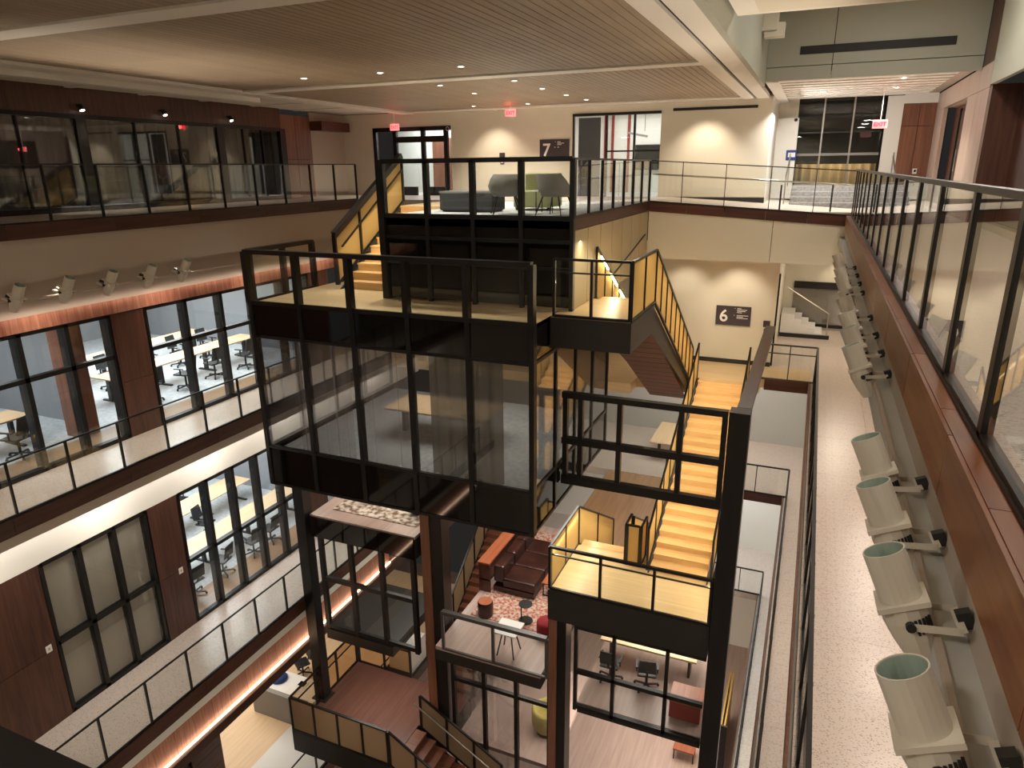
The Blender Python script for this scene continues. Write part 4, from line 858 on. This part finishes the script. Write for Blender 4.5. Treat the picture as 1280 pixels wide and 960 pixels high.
flight((-8.55+8*.29, M45-8*.172), 8*.29, 8*.172, 8, 11.78, 13.0, '-x', 'dark oak steps leading down from the dark wood landing', tread_m='dark_oak_x', stringer_m='black_steel')
railing((-8.55, 11.7, M45), (-8.55+2.32, 11.7, M45-1.376), 3, 'sloping black railing with tan panels in front of the descending dark steps', pane='tan_veil', post_w=.05)
railing((-8.45, 13.1, M45), (-8.45+2.4, 13.1, M45-1.42), 3, 'sloping black railing with tan panels and steel handrail behind the dark steps', pane='tan_veil', post_w=.06)
mk('steel_handrail', G().tube((-8.6, 13.0, M45+.85), (-6.0, 13.0, M45-.70), .022, 8), 'stainless', None, 'thin stainless handrail following the descending dark steps', 'handrail')
area('low_stair_light', (-9.8, 13.2, -12.55), (1.5, 1.2), 30, NEUT)
# glazed front under the lounge
t = thing('curtained_glazing', (-6, 12.5, -15.6), 'black framed glazing with striped curtains below the lounge', 'glazing')
GX = [-7.5, -6.6, -5.7, -4.8]
for x in GX: part('mullion', 'black_steel', t, x-.05, x+.05, 13.25, 13.37, -15.6, F5-.4)
for z in (F5-.45, -12.85, -15.5): part('transom', 'black_steel', t, -7.5, -4.75, 13.26, 13.36, z-.05, z+.05)
for k in range(3):
    for za, zb in ((-12.8, F5-.5), (-15.45, -12.9)): part('glass_pane', 'dark_glass', t, GX[k]+.05, GX[k+1]-.05, 13.3, 13.312, za, zb)
for k in range(2): drape(-7.4+k*1.0, -6.5+k*.75, 13.6, -14.84, -12.8, 'sheer', 'striped pale curtain behind the glazing below the lounge', 'curtains below the lounge')
part('room_floor', 'pink_floor', t, -7.5, -4.75, 13.4, 17, -14.97, -14.85)
q = Vector((-5.3, 14.5, -13.4)); c = thing('lounge_chair', (q.x, q.y, -14.85), 'olive upholstered tub chair behind the curtained glazing', 'chair')
mk('shell', G().lathe([(.34, .14), (.42, .3), (.43, .74), (.38, .80), (.31, .74), (.30, .46), (0, .44)], (q.x, q.y, -14.85), 16), 'olive_cloth', c, smooth=True)
mk('pedestal', G().lathe([(0, 0), (.3, 0), (.3, .04), (.05, .06), (.05, .14), (.34, .14)], (q.x, q.y, -14.85), 16), 'black_steel', c)
area('under_lounge_light', (-5.8, 14.5, F5-.5), (1.5, 2), 45, WARM)
# glazed meeting room under the amber landing
t = thing('glazed_room', (-2.5, 13, -12.5), 'black framed glazed room with a long table under the amber landing', 'room')
RX = [-4.05, -3.15, -1.95, -.72]
for x in RX[:-1]: part('mullion', 'black_steel', t, x-.04, x+.04, 12.96, 13.06, -12.4, M55-.85)
for z in (M55-.9, -11.3, -12.3): part('transom', 'black_steel', t, -4.02, -1.13, 12.96, 13.06, z-.05, z+.05)
for k in range(3):
    for za, zb in ((-11.25, M55-.96), (-12.25, -11.35)): part('glass_pane', 'clear_glass', t, RX[k]+.05, min(RX[k+1]-.05, -1.14), 13.0, 13.012, za, zb)
part('floor_deck', 'pink_floor', t, -4.02, -1.13, 13.08, 18.4, -12.35, -12.25); part('floor_slab', 'dark_steel', t, -4.02, -1.13, 13.08, 18.4, -12.55, -12.35)
q = thing('long_table', (-2.6, 15, -12.25), 'long pale table in the glazed room under the amber landing', 'table')
part('top', 'table_oak', q, -3.9, -1.5, 14.6, 15.5, -11.55, -11.5)
for x in (-3.7, -1.7): part('leg', 'black_steel', q, x-.03, x+.03, 14.9, 15.2, -12.25, -11.55)
q = thing('red_cabinet', (-1.5, 14, -12.25), 'low red topped cabinet in the corner of the glazed room', 'cabinet')
part('body', 'red_paint', q, -1.9, -1.2, 13.4, 14.0, -12.2, -11.75); part('top', 'rosewood_y', q, -1.92, -1.18, 13.38, 14.02, -11.75, -11.71); part('plinth', 'black_steel', q, -1.87, -1.23, 13.45, 13.95, -12.25, -12.2)
area('glazed_room_light', (-2.5, 15.5, M55-.9), (2, 2), 60, NEUT)
area('ground_light', (-3, 15, -12.6), (2, 3), 130, NEUT)
p = onZ(855, 945, F3); t = thing('wood_stool', p, 'small rosewood topped stool on the ground floor', 'stool')
part('seat', 'rosewood_y', t, p.x-.4, p.x+.4, p.y-.3, p.y+.3, F3+.44, F3+.5)
for sx in (-1, 1):
    for sy in (-1, 1): part('leg', 'black_steel', t, p.x+sx*.36-.02, p.x+sx*.36+.02, p.y+sy*.26-.02, p.y+sy*.26+.02, F3, F3+.44)

# ================================================================ platform lounge furniture
def armchair(x, y, z, rz, label):
    t = thing('armchair', (x, y, z), label, 'chair', None, rz)
    g = G(); n_ = 14; v = []
    for k in range(n_+1):            # wrap-around shell, open to local +y
        a = math.pi*(1.0+k/n_)+(-.35+.7*k/n_); top = .80 if 4 <= k <= 10 else (.70 if 3 <= k <= 11 else .58)
        for r, h_ in ((.20, .36), (.34, .46), (.38, top), (.35, top), (.30, .48), (.16, .42)): v.append((r*math.cos(a), r*math.sin(a), h_))
    f = [(k*6+i, (k+1)*6+i, (k+1)*6+(i+1) % 6, k*6+(i+1) % 6) for k in range(n_) for i in range(6)]
    mk('shell', g.add(v, f+[[0, 1, 2, 3, 4, 5], [n_*6+i for i in range(6)][::-1]]), 'felt_grey', t, local=True, smooth=True)
    mk('seat', G().lathe([(0, .36), (.26, .36), (.30, .40), (.29, .45), (0, .47)], (0, 0, 0), 16), 'felt_grey', t, local=True, smooth=True)
    for sx in (-1, 1):
        for sy in (-1, 1): mk('leg', G().tube((sx*.18, sy*.18, .38), (sx*.30, sy*.28, 0), .018, 8, .012), 'black_steel', t, local=True)
    return t
armchair(-5.95, 13.6, F7, .5, 'grey shell armchair beside the green sofa'); armchair(-4.85, 13.55, F7, -.2, 'grey shell armchair beside the small round table')
t = thing('ottoman', (-6.9, 14.2, F7), 'long dark grey upholstered bench block', 'ottoman')
part('body', 'felt_dark', t, -7.75, -6.45, 14.0, 14.7, F7+.03, F7+.40, bevel=.03); part('top_cushion', 'felt_grey', t, -7.75, -6.45, 14.0, 14.7, F7+.40, F7+.44); part('plinth', 'black_steel', t, -7.7, -6.5, 14.05, 14.65, F7, F7+.03)
t = thing('green_sofa', (-6.0, 15.2, F7), 'pale green upholstered sofa on the lounge platform', 'sofa')
part('seat', 'felt_green', t, -6.35, -5.5, 14.9, 15.6, F7+.06, F7+.42, bevel=.04); part('backrest', 'felt_green', t, -6.35, -5.5, 15.6, 15.85, F7+.06, F7+.80, bevel=.04)
for x in (-6.3, -5.55): part('foot', 'black_steel', t, x-.03, x+.03, 15.0, 15.06, F7, F7+.06)
t = thing('round_table', (-5.35, 14.2, F7), 'small round white table with thin black legs', 'table')
mk('top', G().lathe([(0, .44), (.26, .44), (.26, .46), (0, .46)], (-5.35, 14.2, F7), 18), 'white_top', t)
for k in range(3): a = k*2.09; mk('leg', G().tube((-5.35+.2*math.cos(a), 14.2+.2*math.sin(a), F7), (-5.35+.2*math.cos(a), 14.2+.2*math.sin(a), F7+.44), .01, 6), 'black_steel', t)
t = thing('table_speaker', (-5.4, 14.2, F7+.46), 'small black cylinder standing on the round table', 'speaker')
mk('body', G().tube((-5.4, 14.2, F7+.46), (-5.4, 14.2, F7+.66), .035, 12), 'lamp_dark', t); mk('cap', G().tube((-5.4, 14.2, F7+.66), (-5.4, 14.2, F7+.67), .03, 12), 'chair_mesh', t)

# ================================================================ office benches and chairs
def bench(x0, x1, y0, y1, F, label):
    t = thing('bench_desk', ((x0+x1)/2, (y0+y1)/2, F), label, 'desk')
    part('desk_top', 'table_oak', t, x0, x1, y0, y1, F+.70, F+.735)
    n_ = max(2, int((y1-y0)/1.6)+1)
    for k in range(n_):
        y = y0+.25+(y1-y0-.5)*k/(n_-1); part('leg', 'black_steel', t, x0+.3, x0+.42, y-.04, y+.04, F+.04, F+.70); part('foot', 'black_steel', t, x0+.05, x1-.05, y-.04, y+.04, F, F+.04)
def chair_proto(label, group):
    t = thing('office_chair', (0, 0, -CZ), label, 'chair', group)
    mk('seat', G().box(-.23, .23, -.22, .24, .44, .50), 'chair_black', t, local=True, bevel=.03)
    mk('backrest', G().prism([(-.21, -.22, .60), (.21, -.22, .60), (.19, -.30, 1.0), (-.19, -.30, 1.0)], (0, -.03, 0)), 'chair_mesh', t, local=True)
    mk('back_post', G().beam((0, -.2, .46), (0, -.27, .68), .05, .03), 'chair_black', t, local=True)
    mk('gas_column', G().tube((0, 0, .08), (0, 0, .44), .03, 8), 'chair_black', t, local=True)
    for k in range(5):
        a = k*math.tau/5+.3; e = (math.cos(a)*.30, math.sin(a)*.30)
        l = mk('base_leg', G().beam((0, 0, .10), (e[0], e[1], .07), .04, .03), 'chair_black', t, local=True)
        mk('caster', G().tube((e[0], e[1]-.015, .03), (e[0], e[1]+.015, .03), .03, 8), 'chair_black', l, local=True)
    for sx in (-1, 1): mk('armrest', G().beam((sx*.25, -.15, .66), (sx*.25, .15, .66), .05, .025).beam((sx*.25, -.05, .48), (sx*.25, -.05, .66), .03, .03), 'chair_black', t, local=True)
    return t
def chairs(spots, F, label, group):
    pr = chair_proto(label, group)
    for i, (x, y, a) in enumerate(spots):
        o = pr if i == 0 else copy_tree(pr); o.location = (x, y, F+CZ); o.rotation_euler = (0, 0, a)
bench(-17.9, -17.1, 12.2, 17.8, F6, 'long oak bench desk along the sixth floor carpet'); bench(-20.2, -19.4, 12.0, 17.8, F6, 'long oak bench desk at the rear of the sixth floor office')
bench(-17.2, -16.4, 7.0, 9.6, F6, 'oak bench desk in the partitioned sixth floor office')
chairs([(-16.5, 12.9, 1.5), (-16.5, 14.1, 1.75), (-16.6, 15.3, 1.4), (-16.5, 16.5, 1.6), (-18.6, 13.3, -1.5), (-18.6, 14.6, -1.7), (-18.7, 15.9, -1.4), (-18.6, 17.0, -1.6)], F6, 'black mesh swivel chair at the long sixth floor bench desks', 'swivel chairs in the wide sixth floor office')
chairs([(-15.85, 7.9, 1.5), (-15.9, 8.9, 1.8), (-17.9, 8.6, -1.5)], F6, 'black mesh swivel chair in the partitioned sixth floor office', 'swivel chairs in the partitioned office')
bench(-18.6, -17.7, 11.4, 17.2, F5, 'long oak bench desk deep in the fifth floor office'); bench(-16.3, -15.5, 11.2, 17.2, F5, 'long oak bench desk near the fifth floor window')
chairs([(-17.1, 12.0, -1.5), (-17.1, 13.2, -1.7), (-17.1, 14.5, -1.4), (-19.2, 12.6, -1.5), (-19.2, 14.0, -1.6), (-19.2, 15.4, -1.4), (-14.85, 11.9, 1.5), (-14.9, 13.0, 1.8), (-14.85, 14.2, 1.4), (-14.9, 15.0, 1.6)], F5, 'black mesh swivel chair at the fifth floor bench desks', 'swivel chairs in the fifth floor office')
rc = onZ(368, 840, F4+.4); chairs([(rc.x, rc.y+.4, 2.6)], F4, 'black mesh swivel chair behind the reception desk', None)
bench(-5.2, -4.2, 26.0, 28.5, F5, 'rosewood toned desk at the back of the fifth floor'); chairs([(-3.6, 27, 1.4)], F5, 'grey swivel chair beside the rear fifth floor desk', None)

chairs([(-3.5, 14.15, 0), (-2.6, 14.2, .2)], -12.25, 'black chair drawn up to the long table under the amber landing', 'chairs at the long pale table')
# ================================================================ theatre spotlights on the gallery edges
def lamp_proto(label, group):
    t = thing('theatre_spotlight', (0, 0, -CZ), label, 'spotlight', group)
    # axis along local +z, body centre at origin
    mk('snoot', G().lathe([(.095, .10), (.095, .34), (.089, .34), (.089, .11)], (0, 0, 0), 20), 'lamp_body', t, local=True, smooth=False)
    mk('snoot_lining', G().lathe([(.0885, .335), (.0885, .12), (0, .11)], (0, 0, 0), 20), 'lamp_inside', t, local=True)
    mk('collar', G().box(-.115, .115, -.115, .115, .075, .10), 'lamp_body', t, local=True)
    h = mk('housing', G().lathe([(.105, .075), (.11, 0), (.095, -.10), (.065, -.22), (0, -.225)], (0, 0, 0), 12), 'lamp_body', t, local=True)
    for k in range(5):
        for s in (-1, 1): a = s*1.0+(k-2)*.17; mk('vent', G().beam((math.cos(a)*.109, math.sin(a)*.109, -.055), (math.cos(a)*.112, math.sin(a)*.112, .02), .012, .006), 'lamp_dark', h, local=True)
    y = mk('yoke', G().beam((0, .125, 0), (.20, .125, -.06), .006, .035).beam((0, -.125, 0), (.20, -.125, -.06), .006, .035).beam((.20, -.128, -.06), (.20, .128, -.06), .035, .006), 'lamp_body', t, local=True)
    for s in (-1, 1): mk('pivot_knob', G().tube((0, s*.105, 0), (0, s*.14, 0), .022, 10), 'lamp_dark', y, local=True)
    mk('clamp', G().box(.195, .26, -.03, .03, -.10, -.02), 'lamp_dark', t, local=True)
    return t
def lamps(spots, d, label, group, power, s=1.0, tgt=None):
    pr = lamp_proto(label, group); d = Vector(d).normalized()
    for i, c in enumerate(spots):
        o = pr if i == 0 else copy_tree(pr)
        x = Vector((1, 0, 0))*(1 if c[0] > -2 else -1); x = (x-d*x.dot(d)).normalized(); yv = d.cross(x)
        m = Matrix((x, yv, d)).transposed().to_4x4(); m.translation = (c[0], c[1], c[2]+CZ); o.matrix_world = m @ Matrix.Scale(s, 4)
        if power: b = Vector(c)+d*(.30*s); spot('spotlight_beam', b, b+d*4, power, WARM, 60, .7, .05)
ry = [(.49, y, -1.66) for y in (1.98, 2.69, 3.33, 3.95, 6.15, 6.85, 7.6, 8.5, 10.2, 11.0, 11.85, 12.75)]
lamps(ry, (-.42, .12, .9), 'pale cylindrical theatre spotlight clamped to the right gallery ledge', 'theatre spotlights on the right ledge', 75, .8)
ly = [(-13.38, y, -2.25) for y in (8.02, 8.98, 9.92, 10.88, 11.82)]
lamps(ly, (.45, .1, .88), 'pale theatre spotlight clamped below the left seventh floor gallery', 'theatre spotlights below the left gallery', 130, 1.0)
mk('lamp_pipe', G().tube((-13.53, 6, -2.30), (-13.53, 14, -2.30), .025, 8), 'taupe_paint', None, 'thin pipe carrying the left theatre spotlights', 'pipe')

for px, py, x, l in ((61, 811, WL5, 'small white wall plate on the broad walnut pier'), (226, 713, WL5, 'small white wall plate on the narrow walnut pier')):
    p = onX(px, py, x); t = thing('wall_plate', p, l, 'control'); part('plate', 'white_paint', t, x, x+.012, p.y-.06, p.y+.06, p.z-.08, p.z+.08); part('button', 'taupe_paint', t, x+.012, x+.018, p.y-.02, p.y+.02, p.z-.03, p.z+.03)

drape(-.85, 1.65, 27.2, -1.07, .02, 'tan_veil', 'gold lit draped curtain seen low through the night window', None, amp=.09)
area('drape_light', (.4, 26.7, .25), (2.2, .1), 22, (1, .86, .55), (math.radians(25), 0, 0))
struct('floor', box(-1.5, 3, 25.6, 31, F7R-.3, F7R+.15), 'concrete', 'dim floor beyond the night window', 'floor')
